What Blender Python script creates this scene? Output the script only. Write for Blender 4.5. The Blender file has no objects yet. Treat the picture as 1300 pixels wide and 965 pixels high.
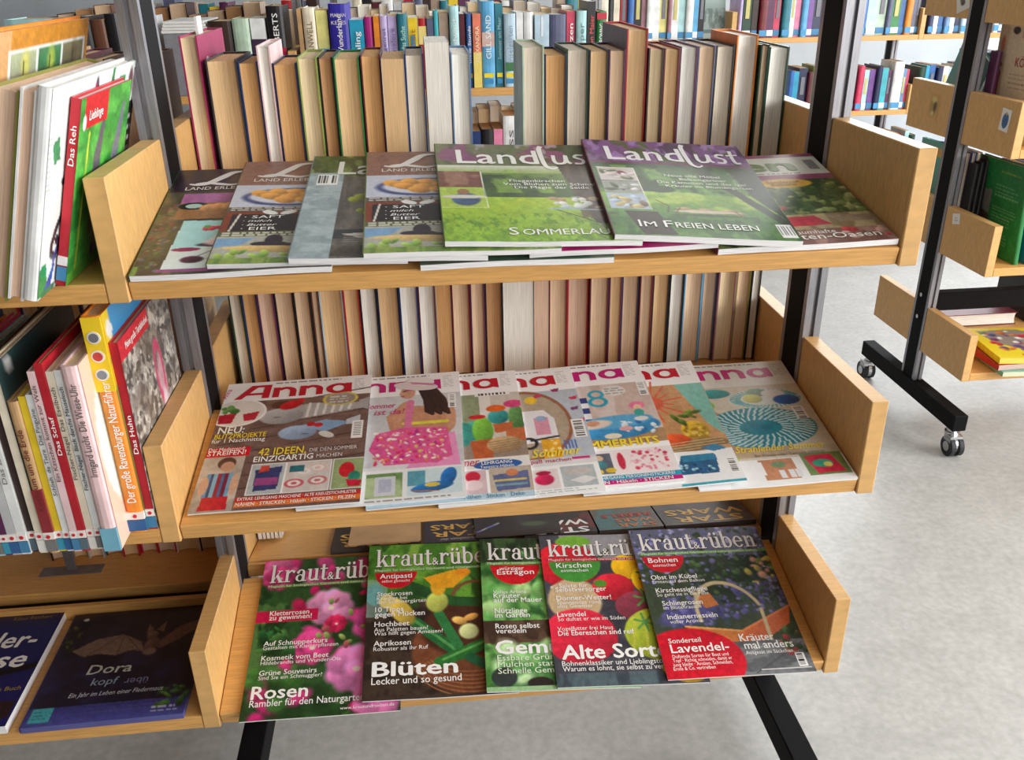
import bpy, bmesh, math, random
import numpy as np
from mathutils import Matrix, Vector, Euler

scene = bpy.context.scene
COL = scene.collection
R = math.radians

# ------------------------------------------------------------------ camera
cam_d = bpy.data.cameras.new('camera')
cam = bpy.data.objects.new('camera', cam_d)
COL.objects.link(cam)
cam_d.sensor_fit = 'HORIZONTAL'
cam_d.sensor_width = 36.0
cam_d.lens = 36.0 * 1127.85 / 1300.0
cam_d.clip_start = 0.05
cam.matrix_world = (Matrix.Translation((-0.1166, -0.9786, 1.338)) @ Matrix.Rotation(-0.0967, 4, 'Z')
                    @ Matrix.Rotation(1.1331, 4, 'X') @ Matrix.Rotation(-0.0159, 4, 'Z'))
scene.camera = cam

# ------------------------------------------------------------------ world and window light
world = bpy.data.worlds.new('world')
scene.world = world
world.use_nodes = True
world.node_tree.nodes['Background'].inputs[0].default_value = (0.96, 0.98, 1.0, 1)
world.node_tree.nodes['Background'].inputs[1].default_value = 0.55


def area(name, loc, target, sx, sy, watts, col=(1, 1, 1)):
    d = bpy.data.lights.new(name, 'AREA')
    d.shape = 'RECTANGLE'
    d.size, d.size_y = sx, sy
    d.energy = watts
    d.color = col
    o = bpy.data.objects.new(name, d)
    COL.objects.link(o)
    o.location = loc
    o.rotation_euler = (Vector(target) - Vector(loc)).to_track_quat('-Z', 'Y').to_euler()
    return o


# daylight from the window front on the right-hand side of the room
area('window_daylight_near', (3.9, -0.9, 1.75), (0.0, 0.2, 0.9), 3.0, 1.7, 135, (1.0, 0.985, 0.96))
area('window_daylight_far', (4.6, 3.0, 1.8), (1.4, 2.6, 0.8), 2.6, 1.8, 80, (0.90, 0.96, 1.0))
# daylight from the high window in the back wall, above the farthest shelves
area('window_daylight_back', (1.9, 4.20, 2.12), (0.4, 0.6, 0.7), 3.2, 0.8, 75, (0.94, 0.98, 1.0))
# fill light added behind the viewer to brighten the surfaces facing it
area('front_fill_light', (1.1, -2.62, 1.55), (0.1, 0.3, 0.85), 2.4, 1.3, 46, (1.0, 0.98, 0.95))
# ceiling lamp over the aisle behind
area('ceiling_lamp_light', (1.25, 2.9, 2.82), (1.1, 2.4, 0.0), 1.3, 0.35, 6, (1.0, 0.98, 0.95))

scene.view_settings.view_transform = 'Standard'
scene.view_settings.look = 'None'
scene.view_settings.gamma = 1.0
scene.view_settings.use_curve_mapping = False
scene.view_settings.exposure = 0.60


# ------------------------------------------------------------------ small helpers
def lin(c):
    out = []
    for v in c[:3]:
        v = v / 255.0
        out.append(v / 12.92 if v <= 0.04045 else ((v + 0.055) / 1.055) ** 2.4)
    return tuple(out)


def linnp(a):
    a = np.clip(a, 0, 255) / 255.0
    return np.where(a <= 0.04045, a / 12.92, ((a + 0.055) / 1.055) ** 2.4)


def empty(name, mat=None):
    o = bpy.data.objects.new(name, None)
    o.empty_display_size = 0.02
    COL.objects.link(o)
    if mat is not None:
        o.matrix_world = mat
    return o


def obj(name, me, mat=None, parent=None, loc=None):
    o = bpy.data.objects.new(name, me)
    COL.objects.link(o)
    if mat is not None and len(me.materials) == 0:
        me.materials.append(mat)
    if parent is not None:
        o.parent = parent
    if loc is not None:
        o.location = loc
    return o


def tag(o, label, cat, group=None):
    o['label'] = label
    o['category'] = cat
    if group:
        o['group'] = group
    return o


class MB:
    """collects shapes into one mesh"""

    def __init__(s):
        s.v, s.f, s.m = [], [], []

    def add(s, verts, faces, mi=0):
        b = len(s.v)
        s.v += [tuple(p) for p in verts]
        s.f += [tuple(i + b for i in f) for f in faces]
        s.m += [mi] * len(faces)

    def box(s, x0, x1, y0, y1, z0, z1, mi=0):
        s.add([(x0, y0, z0), (x1, y0, z0), (x1, y1, z0), (x0, y1, z0), (x0, y0, z1), (x1, y0, z1), (x1, y1, z1), (x0, y1, z1)],
              [(0, 3, 2, 1), (4, 5, 6, 7), (0, 1, 5, 4), (1, 2, 6, 5), (2, 3, 7, 6), (3, 0, 4, 7)], mi)

    def bbox(s, x0, x1, y0, y1, z0, z1, b=0.0015, mi=0):
        """box with chamfered edges"""
        bm = bmesh.new()
        vs = [bm.verts.new(p) for p in [(x0, y0, z0), (x1, y0, z0), (x1, y1, z0), (x0, y1, z0), (x0, y0, z1), (x1, y0, z1), (x1, y1, z1), (x0, y1, z1)]]
        for f in [(0, 3, 2, 1), (4, 5, 6, 7), (0, 1, 5, 4), (1, 2, 6, 5), (2, 3, 7, 6), (3, 0, 4, 7)]:
            bm.faces.new([vs[i] for i in f])
        bmesh.ops.bevel(bm, geom=list(bm.edges), offset=b, segments=1, affect='EDGES')
        bm.verts.index_update()
        s.add([tuple(v.co) for v in bm.verts], [tuple(v.index for v in f.verts) for f in bm.faces], mi)
        bm.free()

    def cyl(s, c, axis, r, l, n=16, mi=0):
        ax = 'XYZ'.index(axis)
        o = [i for i in range(3) if i != ax]
        vs = []
        for e in (-.5, .5):
            for k in range(n):
                a = 2 * math.pi * k / n
                p = [0, 0, 0]
                p[ax] = c[ax] + e * l
                p[o[0]] = c[o[0]] + r * math.cos(a)
                p[o[1]] = c[o[1]] + r * math.sin(a)
                vs.append(tuple(p))
        fs = [(k, (k + 1) % n, n + (k + 1) % n, n + k) for k in range(n)]
        fs += [tuple(range(n))[::-1], tuple(range(n, 2 * n))]
        s.add(vs, fs, mi)

    def mesh(s, name, mats=(), fix=True):
        me = bpy.data.meshes.new(name)
        me.from_pydata(s.v, [], s.f)
        for m in mats:
            me.materials.append(m)
        if len(mats) > 1:
            me.polygons.foreach_set('material_index', s.m)
        if fix:
            bm = bmesh.new()
            bm.from_mesh(me)
            bmesh.ops.recalc_face_normals(bm, faces=bm.faces)
            bm.to_mesh(me)
            bm.free()
        me.update()
        return me

    def build(s, name, mats, parent=None, loc=None):
        if not isinstance(mats, (list, tuple)):
            mats = [mats]
        return obj(name, s.mesh(name, mats), None, parent, loc)


# ------------------------------------------------------------------ materials
_m = {}


def plain(name, c, rough=0.5, spec=0.5, metal=0.0, vary=0.06, scale=60.0, stretch=(1, 1, 1), bump=0.0):
    """principled material with a little procedural colour variation"""
    if name in _m:
        return _m[name]
    m = bpy.data.materials.new(name)
    m.use_nodes = True
    nt = m.node_tree
    b = nt.nodes['Principled BSDF']
    b.inputs['Roughness'].default_value = rough
    b.inputs['Metallic'].default_value = metal
    b.inputs['Specular IOR Level'].default_value = spec
    tc = nt.nodes.new('ShaderNodeTexCoord')
    mp = nt.nodes.new('ShaderNodeMapping')
    mp.inputs['Scale'].default_value = stretch
    nz = nt.nodes.new('ShaderNodeTexNoise')
    nz.inputs['Scale'].default_value = scale
    nz.inputs['Detail'].default_value = 3.0
    rp = nt.nodes.new('ShaderNodeValToRGB')
    l = lin(c)
    rp.color_ramp.elements[0].position = 0.3
    rp.color_ramp.elements[1].position = 0.7
    rp.color_ramp.elements[0].color = tuple(max(0, x * (1 - vary * 2)) for x in l) + (1,)
    rp.color_ramp.elements[1].color = tuple(min(1, x * (1 + vary * 2)) for x in l) + (1,)
    nt.links.new(tc.outputs['Object'], mp.inputs['Vector'])
    nt.links.new(mp.outputs['Vector'], nz.inputs['Vector'])
    nt.links.new(nz.outputs['Fac'], rp.inputs['Fac'])
    nt.links.new(rp.outputs['Color'], b.inputs['Base Color'])
    if bump:
        bp = nt.nodes.new('ShaderNodeBump')
        bp.inputs['Strength'].default_value = bump
        bp.inputs['Distance'].default_value = 0.001
        nt.links.new(nz.outputs['Fac'], bp.inputs['Height'])
        nt.links.new(bp.outputs['Normal'], b.inputs['Normal'])
    _m[name] = m
    return m


def printed(name, rough=0.33, spec=0.5):
    """flat print: the ink colours are stored on the sheet itself"""
    if name in _m:
        return _m[name]
    m = bpy.data.materials.new(name)
    m.use_nodes = True
    nt = m.node_tree
    b = nt.nodes['Principled BSDF']
    b.inputs['Roughness'].default_value = rough
    b.inputs['Specular IOR Level'].default_value = spec
    a = nt.nodes.new('ShaderNodeAttribute')
    a.attribute_name = 'Col'
    nt.links.new(a.outputs['Color'], b.inputs['Base Color'])
    _m[name] = m
    return m


def floor_material():
    m = bpy.data.materials.new('linoleum')
    m.use_nodes = True
    nt = m.node_tree
    b = nt.nodes['Principled BSDF']
    b.inputs['Roughness'].default_value = 0.38
    tc = nt.nodes.new('ShaderNodeTexCoord')
    rampc = None
    cols = []
    for sc, lo, hi in ((3.5, 0.94, 1.05), (60.0, 0.88, 1.1), (14.0, 0.94, 1.05)):
        n = nt.nodes.new('ShaderNodeTexNoise')
        n.inputs['Scale'].default_value = sc
        n.inputs['Detail'].default_value = 5
        nt.links.new(tc.outputs['Object'], n.inputs['Vector'])
        mr = nt.nodes.new('ShaderNodeMapRange')
        mr.inputs[1].default_value, mr.inputs[2].default_value = 0.3, 0.7
        mr.inputs[3].default_value, mr.inputs[4].default_value = lo, hi
        nt.links.new(n.outputs['Fac'], mr.inputs[0])
        cols.append(mr)
    m1 = nt.nodes.new('ShaderNodeMath'); m1.operation = 'MULTIPLY'
    m2 = nt.nodes.new('ShaderNodeMath'); m2.operation = 'MULTIPLY'
    nt.links.new(cols[0].outputs[0], m1.inputs[0]); nt.links.new(cols[1].outputs[0], m1.inputs[1])
    nt.links.new(m1.outputs[0], m2.inputs[0]); nt.links.new(cols[2].outputs[0], m2.inputs[1])
    mx = nt.nodes.new('ShaderNodeVectorMath'); mx.operation = 'SCALE'
    mx.inputs[0].default_value = lin((176, 176, 174))
    nt.links.new(m2.outputs[0], mx.inputs['Scale'])
    nt.links.new(mx.outputs[0], b.inputs['Base Color'])
    return m


WOOD = plain('beech_veneer', (213, 168, 106), 0.42, 0.5, vary=0.07, scale=9, stretch=(3, 40, 6), bump=0.05)
WOODX = plain('beech_board', (214, 162, 94), 0.42, 0.5, vary=0.07, scale=9, stretch=(3, 40, 40), bump=0.05)
BLACK = plain('black_lacquer', (13, 12, 15), 0.7, 0.15, vary=0.1)
ALU = plain('brushed_aluminium', (150, 150, 156), 0.42, 0.5, metal=0.65, vary=0.08, scale=30, stretch=(20, 20, 1))
CHROME = plain('chrome', (190, 192, 195), 0.2, 0.5, metal=1.0, vary=0.02)
RUBBER = plain('dark_rubber', (42, 44, 50), 0.6, 0.4)
WHITEP = plain('white_paper', (236, 236, 234), 0.6, 0.3, vary=0.02)
PRINT = printed('gloss_print', 0.30, 0.5)
PRINTM = printed('satin_print', 0.45, 0.4)

PAGES = {'tan': (224, 188, 142), 'orange tan': (212, 164, 110), 'cream': (226, 204, 166), 'white': (240, 236, 228), 'grey': (216, 204, 186),
         'brown': (186, 140, 98), 'beige': (224, 194, 162), 'pinkish': (222, 190, 166)}


def page_mat(k):
    return plain('pages_' + k.replace(' ', '_'), PAGES[k], 0.75, 0.2, vary=0.09, scale=14, stretch=(90, 2, 1.2), bump=0.25)


COVERS = {'black': (26, 25, 30), 'dark grey': (62, 62, 66), 'crimson': (160, 48, 92), 'red': (186, 34, 48), 'dark red': (112, 26, 38),
          'maroon': (90, 30, 44), 'navy': (28, 38, 78), 'dark blue': (36, 58, 112), 'blue': (50, 104, 176), 'royal blue': (48, 42, 158),
          'sky blue': (92, 168, 214), 'pale blue': (186, 212, 228), 'turquoise': (64, 178, 190), 'teal': (38, 122, 138), 'cyan': (40, 160, 196),
          'green': (42, 128, 66), 'dark green': (30, 66, 50), 'lime': (150, 166, 84), 'olive': (134, 136, 62), 'pale green': (188, 212, 190),
          'yellow': (236, 204, 48), 'pale yellow': (228, 222, 140), 'orange': (236, 142, 46), 'coral': (230, 128, 102), 'brown': (104, 66, 48),
          'tan': (196, 158, 112), 'taupe': (168, 146, 128), 'cream': (232, 222, 200), 'white': (236, 238, 238), 'pale grey': (196, 198, 200),
          'slate': (92, 98, 128), 'violet': (122, 74, 156), 'lilac': (196, 180, 224), 'plum': (92, 40, 82), 'magenta': (176, 38, 128),
          'pink': (228, 134, 170), 'pale pink': (238, 206, 208), 'steel blue': (108, 142, 184), 'rose': (212, 60, 96), 'pale aqua': (178, 222, 226),
          'mauve': (160, 112, 124), 'dark brown': (56, 38, 34)}


def cover_mat(k):
    return plain('cover_' + k.replace(' ', '_'), COVERS[k], 0.36, 0.5, vary=0.08, scale=25)


ORD = ('first second third fourth fifth sixth seventh eighth ninth tenth eleventh twelfth thirteenth fourteenth fifteenth sixteenth '
       'seventeenth eighteenth nineteenth twentieth').split()
TENS = {2: 'twenty', 3: 'thirty', 4: 'forty', 5: 'fifty'}
TENTH = {30: 'thirtieth', 40: 'fortieth', 50: 'fiftieth'}


def ordinal(n):
    if n <= 20:
        return ORD[n - 1]
    if n in TENTH:
        return TENTH[n]
    return TENS[n // 10] + '-' + ORD[n % 10 - 1]


# ------------------------------------------------------------------ room
def struct(name, me, mat):
    o = obj(name, me, mat)
    o['kind'] = 'structure'
    return o


mb = MB(); mb.box(-2.9, 5.0, -2.8, 4.35, -0.06, 0.0)
struct('floor', mb.mesh('floor'), floor_material())
mb = MB(); mb.box(-2.8, 5.0, 4.25, 4.35, 0.0, 2.9)
struct('wall_back', mb.mesh('wall_back'), plain('white_plaster', (196, 204, 212), 0.8, 0.2, vary=0.02, scale=8))
win = MB()
for q in ((0.25, 3.55, 1.70, 1.74), (0.25, 3.55, 2.50, 2.54)):
    win.bbox(q[0], q[1], 4.215, 4.25, q[2], q[3])
for q in (0.25, 1.33, 2.43, 3.51):
    win.bbox(q, q + 0.04, 4.215, 4.25, 1.74, 2.50)
w1 = struct('window_1', win.mesh('window_1'), plain('white_frame', (230, 230, 228), 0.5))
for q in (0.29, 1.37, 2.47):
    mb = MB(); mb.box(q, q + 1.04, 4.235, 4.24, 1.74, 2.50)
    mb.build('pane', plain('window_glass', (214, 226, 234), 0.08, 0.6, vary=0.01), w1)
WALLP = plain('grey_plaster', (88, 82, 76), 0.85, 0.2, vary=0.03, scale=6)
mb = MB(); mb.box(-2.9, -2.8, -2.7, 4.25, 0.0, 2.9)
struct('wall_left', mb.mesh('wall_left'), WALLP)
mb = MB(); mb.box(-2.9, 5.0, -2.8, -2.7, 0.0, 2.9)
struct('wall_front', mb.mesh('wall_front'), WALLP)
mb = MB(); mb.box(-2.9, 5.0, -2.8, 4.35, 2.9, 3.0)
struct('ceiling', mb.mesh('ceiling'), plain('white_ceiling', (186, 184, 180), 0.85, 0.2, vary=0.02, scale=4))
mb = MB(); mb.bbox(-2.8, 5.0, 4.236, 4.25, 0.0, 0.07)
struct('baseboard_back', mb.mesh('baseboard_back'), plain('grey_skirting', (120, 120, 124), 0.5))


# ------------------------------------------------------------------ shelving units
PH, PD, PT, BT = 0.1405, 0.2297, 0.0234, 0.023      # end panel height, depth, thickness; board thickness
POST_D, POST_W = 0.076, 0.027


def panel_mesh():
    b = MB(); b.bbox(-PT / 2, PT / 2, 0, PD, 0, PH, 0.0012)
    return b.mesh('end_panel', [WOOD])


PANEL = panel_mesh()


def castor_mesh():
    b = MB()
    b.cyl((0, 0, 0.078), 'Z', 0.016, 0.012, 14, 0)
    b.cyl((0, 0, 0.069), 'Z', 0.021, 0.007, 14, 0)
    b.cyl((0, 0.012, 0.034), 'X', 0.028, 0.012, 18, 0)
    b.box(-0.019, 0.019, -0.006, 0.03, 0.045, 0.067, 0)
    for sx in (-0.0125, 0.0125):
        b.cyl((sx, 0.016, 0.031), 'X', 0.031, 0.013, 22, 1)
        b.cyl((sx * 1.55, 0.016, 0.031), 'X', 0.015, 0.004, 14, 0)
    return b.mesh('castor', [CHROME, RUBBER])


CASTOR = castor_mesh()


def make_unit(label, posts, y, height, shelves, end_black=True, foot=0.29, foot_z=0.135, beam=0.414):
    """double sided library unit. posts: x of the post centres; y: front edge of the end panels;
    shelves: list of (bay index, side 'front'/'rear', z of the panel foot, tilt in degrees, panels 'LR', y shift)"""
    yc = y + PD + POST_D / 2
    root = empty('library_shelving_unit', Matrix.Translation((posts[0], yc, 0)))
    tag(root, label, 'shelving unit', 'library shelving units on castors')
    X = lambda x: x - posts[0]
    for px in posts:
        b = MB()
        h0 = foot_z - 0.01
        x0, x1 = X(px) - POST_W / 2, X(px) + POST_W / 2
        ya, yb = -POST_D / 2, POST_D / 2
        # aluminium profile with a slot in front and back
        for s in (-1, 1):
            e = s * POST_D / 2
            i = s * (POST_D / 2 - 0.012)
            lo, hi = min(e, i), max(e, i)
            b.box(x0, x0 + 0.010, lo, hi, h0, height)
            b.box(x1 - 0.010, x1, lo, hi, h0, height)
            j = s * (POST_D / 2 - 0.006)
            b.box(x0 + 0.010, x1 - 0.010, min(i, j), max(i, j), h0, height)
        up = b.build('upright', ALU, root)
        b = MB()
        b.box(x0 - 0.0006, x1 + 0.0006, ya + 0.0118, yb - 0.0118, h0, height)
        b.build('black_core', BLACK, up)
        b = MB()
        for zz in (foot_z + 0.20, foot_z + 0.27):
            for sx in (x0 - 0.002, x1 + 0.002):
                b2 = MB(); b2.cyl((sx, 0.002, zz), 'X', 0.0065, 0.004, 12)
                b2.build('bolt', CHROME, up)
        b = MB()
        b.bbox(X(px) - 0.021, X(px) + 0.021, -foot, foot, foot_z - 0.05, foot_z, 0.002)
        ft = b.build('foot', BLACK, root)
        for s in (-1, 1):
            c = obj('castor', CASTOR, None, ft, (X(px), s * (foot - 0.03), 0))
            c.scale = (1, s, 1)
    if beam:
        for a, bx in zip(posts[:-1], posts[1:]):
            b = MB(); b.bbox(X(a) + POST_W / 2, X(bx) - POST_W / 2, -0.016, 0.016, beam - 0.058, beam, 0.002)
            b.build('cross_beam', BLACK, root)
    for bay, side, z, tilt, pan, dy in shelves:
        xa, xb = X(posts[bay]), X(posts[bay + 1])
        x0, x1 = xa + PT / 2, xb - PT / 2
        s = 1 if side == 'front' else -1
        # board: local y from the outer edge inwards
        b = MB()
        b.bbox(x0 + 0.0008, x1 - 0.0008, 0.001, 0.240, -BT, 0, 0.0014)
        m = b.mesh('shelf_board', [WOODX])
        bo = obj('shelf_board', m, None, root)
        base = Matrix.Translation((0, s * (-POST_D / 2 - PD + dy), z + BT))
        if s < 0:
            base = base @ Matrix.Scale(-1, 4, (0, 1, 0))
        ml = base @ Matrix.Rotation(R(tilt), 4, 'X')
        bo.matrix_local = ml
        if tilt > 1 or pan.endswith('l'):
            b = MB(); b.bbox(x0 + 0.001, x1 - 0.001, 0.2415, 0.2515, -BT, -0.002 if tilt > 1 else 0.024, 0.001)
            b.build('back_lip', WOODX, bo)
        inv = ml.inverted()
        for ch in pan:
            if ch not in 'LR':
                continue
            p = obj('end_panel', PANEL, None, bo)
            p.matrix_local = inv @ Matrix.Translation((xa if ch == 'L' else xb, s * (-POST_D / 2 - PD + dy), z)) @ (Matrix.Scale(s, 4, (0, 1, 0)) if s < 0 else Matrix.Identity(4))
    return root


Z1, Z2, Z3 = 1.0, 0.6736, 0.3488
PX = 0.4617
BAYP = 2 * PX
TILT = {0: 11.0, 1: 10.0, 2: 12.5}
YOFF = {0: 0.0, 1: 0.004, 2: 0.008}
ZS = {0: Z1 + BT, 1: Z2 + BT, 2: Z3 + BT}

main_sh = [(1, 'front', Z1, TILT[0], 'LR', 0.0), (1, 'front', Z2, TILT[1], 'LR', 0.004), (1, 'front', Z3, TILT[2], 'LR', 0.008),
           (1, 'rear', Z1, 0, 'LR', 0), (1, 'rear', Z2, 0, 'LR', 0), (1, 'rear', Z3, TILT[2], 'LR', 0),
           (0, 'front', Z1, 0, 'L', 0.0), (0, 'front', Z2, 0, 'L', 0.004), (0, 'front', Z3, 0, 'Ll', 0.008),
           (0, 'rear', Z1, 0, 'L', 0), (0, 'rear', Z2, 0, 'L', 0), (0, 'rear', Z3 + 0.021, 0, 'L', 0)]
main_unit = make_unit('nearest beech shelving unit holding the rows of flat magazines', [-PX - BAYP, -PX, PX], 0.0, 1.72, main_sh, beam=0.384)

cs = []
for bay in (0, 1):
    for zz in (0.98, 0.654):
        for sd in ('front', 'rear'):
            cs.append((bay, sd, zz, 0, 'LR' if bay == 1 else 'L', 0))
make_unit('beech shelving unit of bright novels across the aisle behind the magazines', [-PX - BAYP - 0.01, -PX - 0.01, PX + 0.005], 1.8, 1.60, cs, beam=0)

FX = [-1.415, -0.485, 0.445, 1.372, 2.30, 3.23]
fs = []
for bay in range(5):
    for zz in (0.982, 0.635, 0.305):
        fs.append((bay, 'front', zz, 0, ('L' if bay else 'L') + ('R' if bay == 4 else ''), 0))
make_unit('farthest long shelving unit standing before the white back wall', FX, 3.35, 1.60, fs, foot=0.28, beam=0)

rs = [(0, 'front', z, 0, 'LR', 0) for z in (0.2357, 0.5492, 0.8661, 1.181)] + [(0, 'rear', z, 0, 'LR', 0) for z in (0.2395, 0.5545, 0.8683, 1.185)]
RUX = 1.397
make_unit('shelving unit on castors seen end-on at right, stickers on its end panels', [RUX, RUX + BAYP], 1.449 - PD - POST_D / 2, 1.62, rs)


# ------------------------------------------------------------------ lettering (flat print)
_tx = {}


def text_shape(s, bold=0.0, shear=0.0):
    """outline of a line of text as 2D verts + faces, x from 0, baseline 0"""
    key = (s, bold, shear)
    if key in _tx:
        return _tx[key]
    c = bpy.data.curves.new('lettering_tmp', 'FONT')
    c.body = s
    c.size = 1.0
    c.shear = shear
    c.resolution_u = 2
    c.fill_mode = 'FRONT'
    o = bpy.data.objects.new('lettering_tmp', c)
    me = o.to_mesh()
    v = np.array([(p.co.x, p.co.y) for p in me.vertices]) if len(me.vertices) else np.zeros((1, 2))
    f = [tuple(p.vertices) for p in me.polygons]
    o.to_mesh_clear()
    bpy.data.objects.remove(o)
    bpy.data.curves.remove(c)
    v = v - np.array([v[:, 0].min(), 0])
    if bold:
        n = len(v)
        sh = [(-bold, 0), (bold, 0), (0, bold * .8), (0, -bold * .8)]
        f = f + [tuple(i + n * (k + 1) for i in q) for k in range(len(sh)) for q in f]
        v = np.concatenate([v] + [v + np.array(p) for p in sh])
        v = v - np.array([v[:, 0].min(), 0])
        v = np.c_[v, np.repeat(np.arange(len(sh) + 1), n)]      # each pass of ink lies a hair above the one before
    _tx[key] = (v, f)
    return _tx[key]


class Shape2:
    """2D polygon collector for hand drawn letters"""

    def __init__(s):
        s.v, s.f = [], []

    def poly(s, pts):
        b = len(s.v)
        s.lay = getattr(s, 'lay', 0) + 1
        s.v += [(p[0], p[1], (s.lay % 9) * .5) for p in pts]
        s.f.append(tuple(range(b, b + len(pts))))

    def rect(s, x0, y0, x1, y1):
        s.poly([(x0, y0), (x1, y0), (x1, y1), (x0, y1)])

    def ring(s, cx, cy, rx, ry, tx, ty, a0=0, a1=360, n=18):
        for k in range(n):
            q = []
            for a in (a0 + (a1 - a0) * k / n, a0 + (a1 - a0) * (k + 1) / n):
                c_, s_ = math.cos(R(a)), math.sin(R(a))
                q.append(((cx + rx * c_, cy + ry * s_), (cx + (rx - tx) * c_, cy + (ry - ty) * s_)))
            s.poly([q[0][1], q[0][0], q[1][0], q[1][1]])

    def disc(s, cx, cy, rx, ry, n=12):
        s.poly([(cx + rx * math.cos(2 * math.pi * k / n), cy + ry * math.sin(2 * math.pi * k / n)) for k in range(n)])

    def stroke(s, pts, w):
        """pts: list of (x, y), w: width or list of widths"""
        pts = np.array(pts, float)
        # smooth by Catmull-Rom
        P = [pts[0]] + list(pts) + [pts[-1]]
        W = list(w) if hasattr(w, '__len__') else [w] * len(pts)
        W = [W[0]] + W + [W[-1]]
        out, ow = [], []
        for i in range(1, len(P) - 2):
            for t in np.linspace(0, 1, 7)[:-1]:
                a, b, c, d = P[i - 1], P[i], P[i + 1], P[i + 2]
                out.append(0.5 * ((2 * b) + (c - a) * t + (2 * a - 5 * b + 4 * c - d) * t * t + (3 * b - a - 3 * c + d) * t ** 3))
                ow.append(W[i] * (1 - t) + W[i + 1] * t)
        out.append(P[-2]); ow.append(W[-2])
        out = np.array(out)
        tg = np.gradient(out, axis=0)
        tg /= np.linalg.norm(tg, axis=1)[:, None] + 1e-9
        nn = np.c_[-tg[:, 1], tg[:, 0]]
        L = out + nn * np.array(ow)[:, None] / 2
        Q = out - nn * np.array(ow)[:, None] / 2
        for k in range(len(out) - 1):
            s.poly([tuple(L[k]), tuple(Q[k]), tuple(Q[k + 1]), tuple(L[k + 1])])

    def done(s):
        v = np.array(s.v)
        return v - np.array([v[:, 0].min(), 0, 0]), s.f


def serif_title():
    s = Shape2()
    x = [0.0]

    def R_(a, b, c, d): s.rect(x[0] + a, b, x[0] + c, d)
    def G(cx, cy, rx, ry, tx, ty, a0=0, a1=360): s.ring(x[0] + cx, cy, rx, ry, tx, ty, a0, a1)
    def Pl(*p): s.poly([(x[0] + a, b) for a, b in p])

    def k_():
        R_(.08, 0, .26, 1.0); R_(0, 0, .36, .05); R_(0, .95, .26, 1.0)
        Pl((.26, .24), (.56, .66), (.66, .66), (.26, .16)); R_(.45, .62, .74, .67)
        Pl((.34, .36), (.48, .46), (.82, 0), (.60, 0)); R_(.52, 0, .88, .05); x[0] += .90

    def r_():
        R_(.08, 0, .26, .67); R_(0, 0, .38, .05); R_(0, .62, .26, .67)
        G(.44, .48, .2, .19, .09, .1, 40, 180); s.disc(x[0] + .57, .56, .085, .08); x[0] += .69

    def a_():
        R_(.44, .04, .62, .48); G(.36, .46, .26, .21, .16, .06, 0, 165); s.disc(x[0] + .17, .50, .085, .08)
        G(.31, .19, .28, .20, .15, .05); R_(.44, 0, .74, .06); x[0] += .78

    def u_():
        R_(.08, .18, .26, .67); R_(0, .62, .26, .67); G(.34, .2, .26, .21, .15, .08, 180, 330)
        R_(.50, 0, .68, .67); R_(.42, .62, .68, .67); R_(.68, 0, .77, .05); x[0] += .81

    def t_():
        R_(.13, .12, .31, .88); R_(0, .61, .50, .67); G(.33, .15, .2, .16, .16, .08, 180, 320); x[0] += .54

    def b_():
        R_(.08, 0, .26, 1.0); R_(0, .95, .26, 1.0); G(.40, .335, .34, .345, .17, .07); x[0] += .82

    def e_():
        G(.37, .335, .35, .345, .17, .07, 12, 325); R_(.14, .33, .70, .39); x[0] += .79

    def n_():
        R_(.08, 0, .26, .67); R_(0, 0, .36, .05); R_(0, .62, .26, .67)
        G(.45, .45, .23, .225, .17, .09, 0, 160); R_(.50, 0, .68, .46); R_(.42, 0, .78, .05); x[0] += .82

    k_(); r_(); a_(); u_(); t_()
    v, f = text_shape('&')
    b = len(s.v)
    s.v += [(x[0] - .04 + p[0] * .72, p[1] * .62, 0.0) for p in v]
    s.f += [tuple(i + b for i in q) for q in f]
    x[0] += .44
    r_(); xs = x[0]; u_()
    s.disc(xs + .2, .85, .09, .085); s.disc(xs + .52, .85, .09, .085)
    b_(); e_(); n_()
    return s.done()


def anna_title():
    s = Shape2()
    s.poly([(0, 0), (.22, 0), (.66, .86), (.66, 1.0), (.46, 1.0)])
    s.poly([(.50, 1.0), (1.08, 1.0), (1.06, .84), (.55, .84)])
    s.poly([(.84, 0), (1.06, 0), (1.08, 1.0), (.86, 1.0)])
    s.poly([(.26, .26), (.9, .26), (.9, .42), (.34, .42)])
    x = 1.16
    for _ in range(2):
        s.rect(x, 0, x + .2, .74)
        s.ring(x + .38, .40, .34, .35, .20, .17, 0, 150)
        s.rect(x + .52, 0, x + .72, .42)
        x += .82
    s.ring(x + .38, .37, .38, .38, .2, .16)
    s.poly([(x + .58, .1), (x + .8, 0), (x + .78, .74), (x + .58, .74)])
    return s.done()


def landlust_title():
    s = Shape2()
    v, f = text_shape('Land', 0.012)
    sc = 1.38
    for q in f:
        s.poly([(v[i][0] * sc, v[i][1] * sc) for i in q])
    x = v[:, 0].max() * sc + .02
    s.stroke([(x + .18, 1.28), (x + .10, 1.05), (x + .10, .3), (x + .16, -.18), (x + .34, -.34), (x + .5, -.22)], [.16, .16, .15, .14, .09, .05])
    s.stroke([(x + .48, .62), (x + .46, .2), (x + .56, .03), (x + .78, .12), (x + .86, .62), (x + .86, .2), (x + .96, .03)], .12)
    s.stroke([(x + 1.42, .62), (x + 1.22, .64), (x + 1.14, .48), (x + 1.36, .28), (x + 1.30, .05), (x + 1.08, .05)], .11)
    s.stroke([(x + 1.72, .98), (x + 1.66, .4), (x + 1.70, .06), (x + 1.86, .08)], .12)
    s.stroke([(x + 1.5, .60), (x + 1.9, .68)], .09)
    return s.done()


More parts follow.
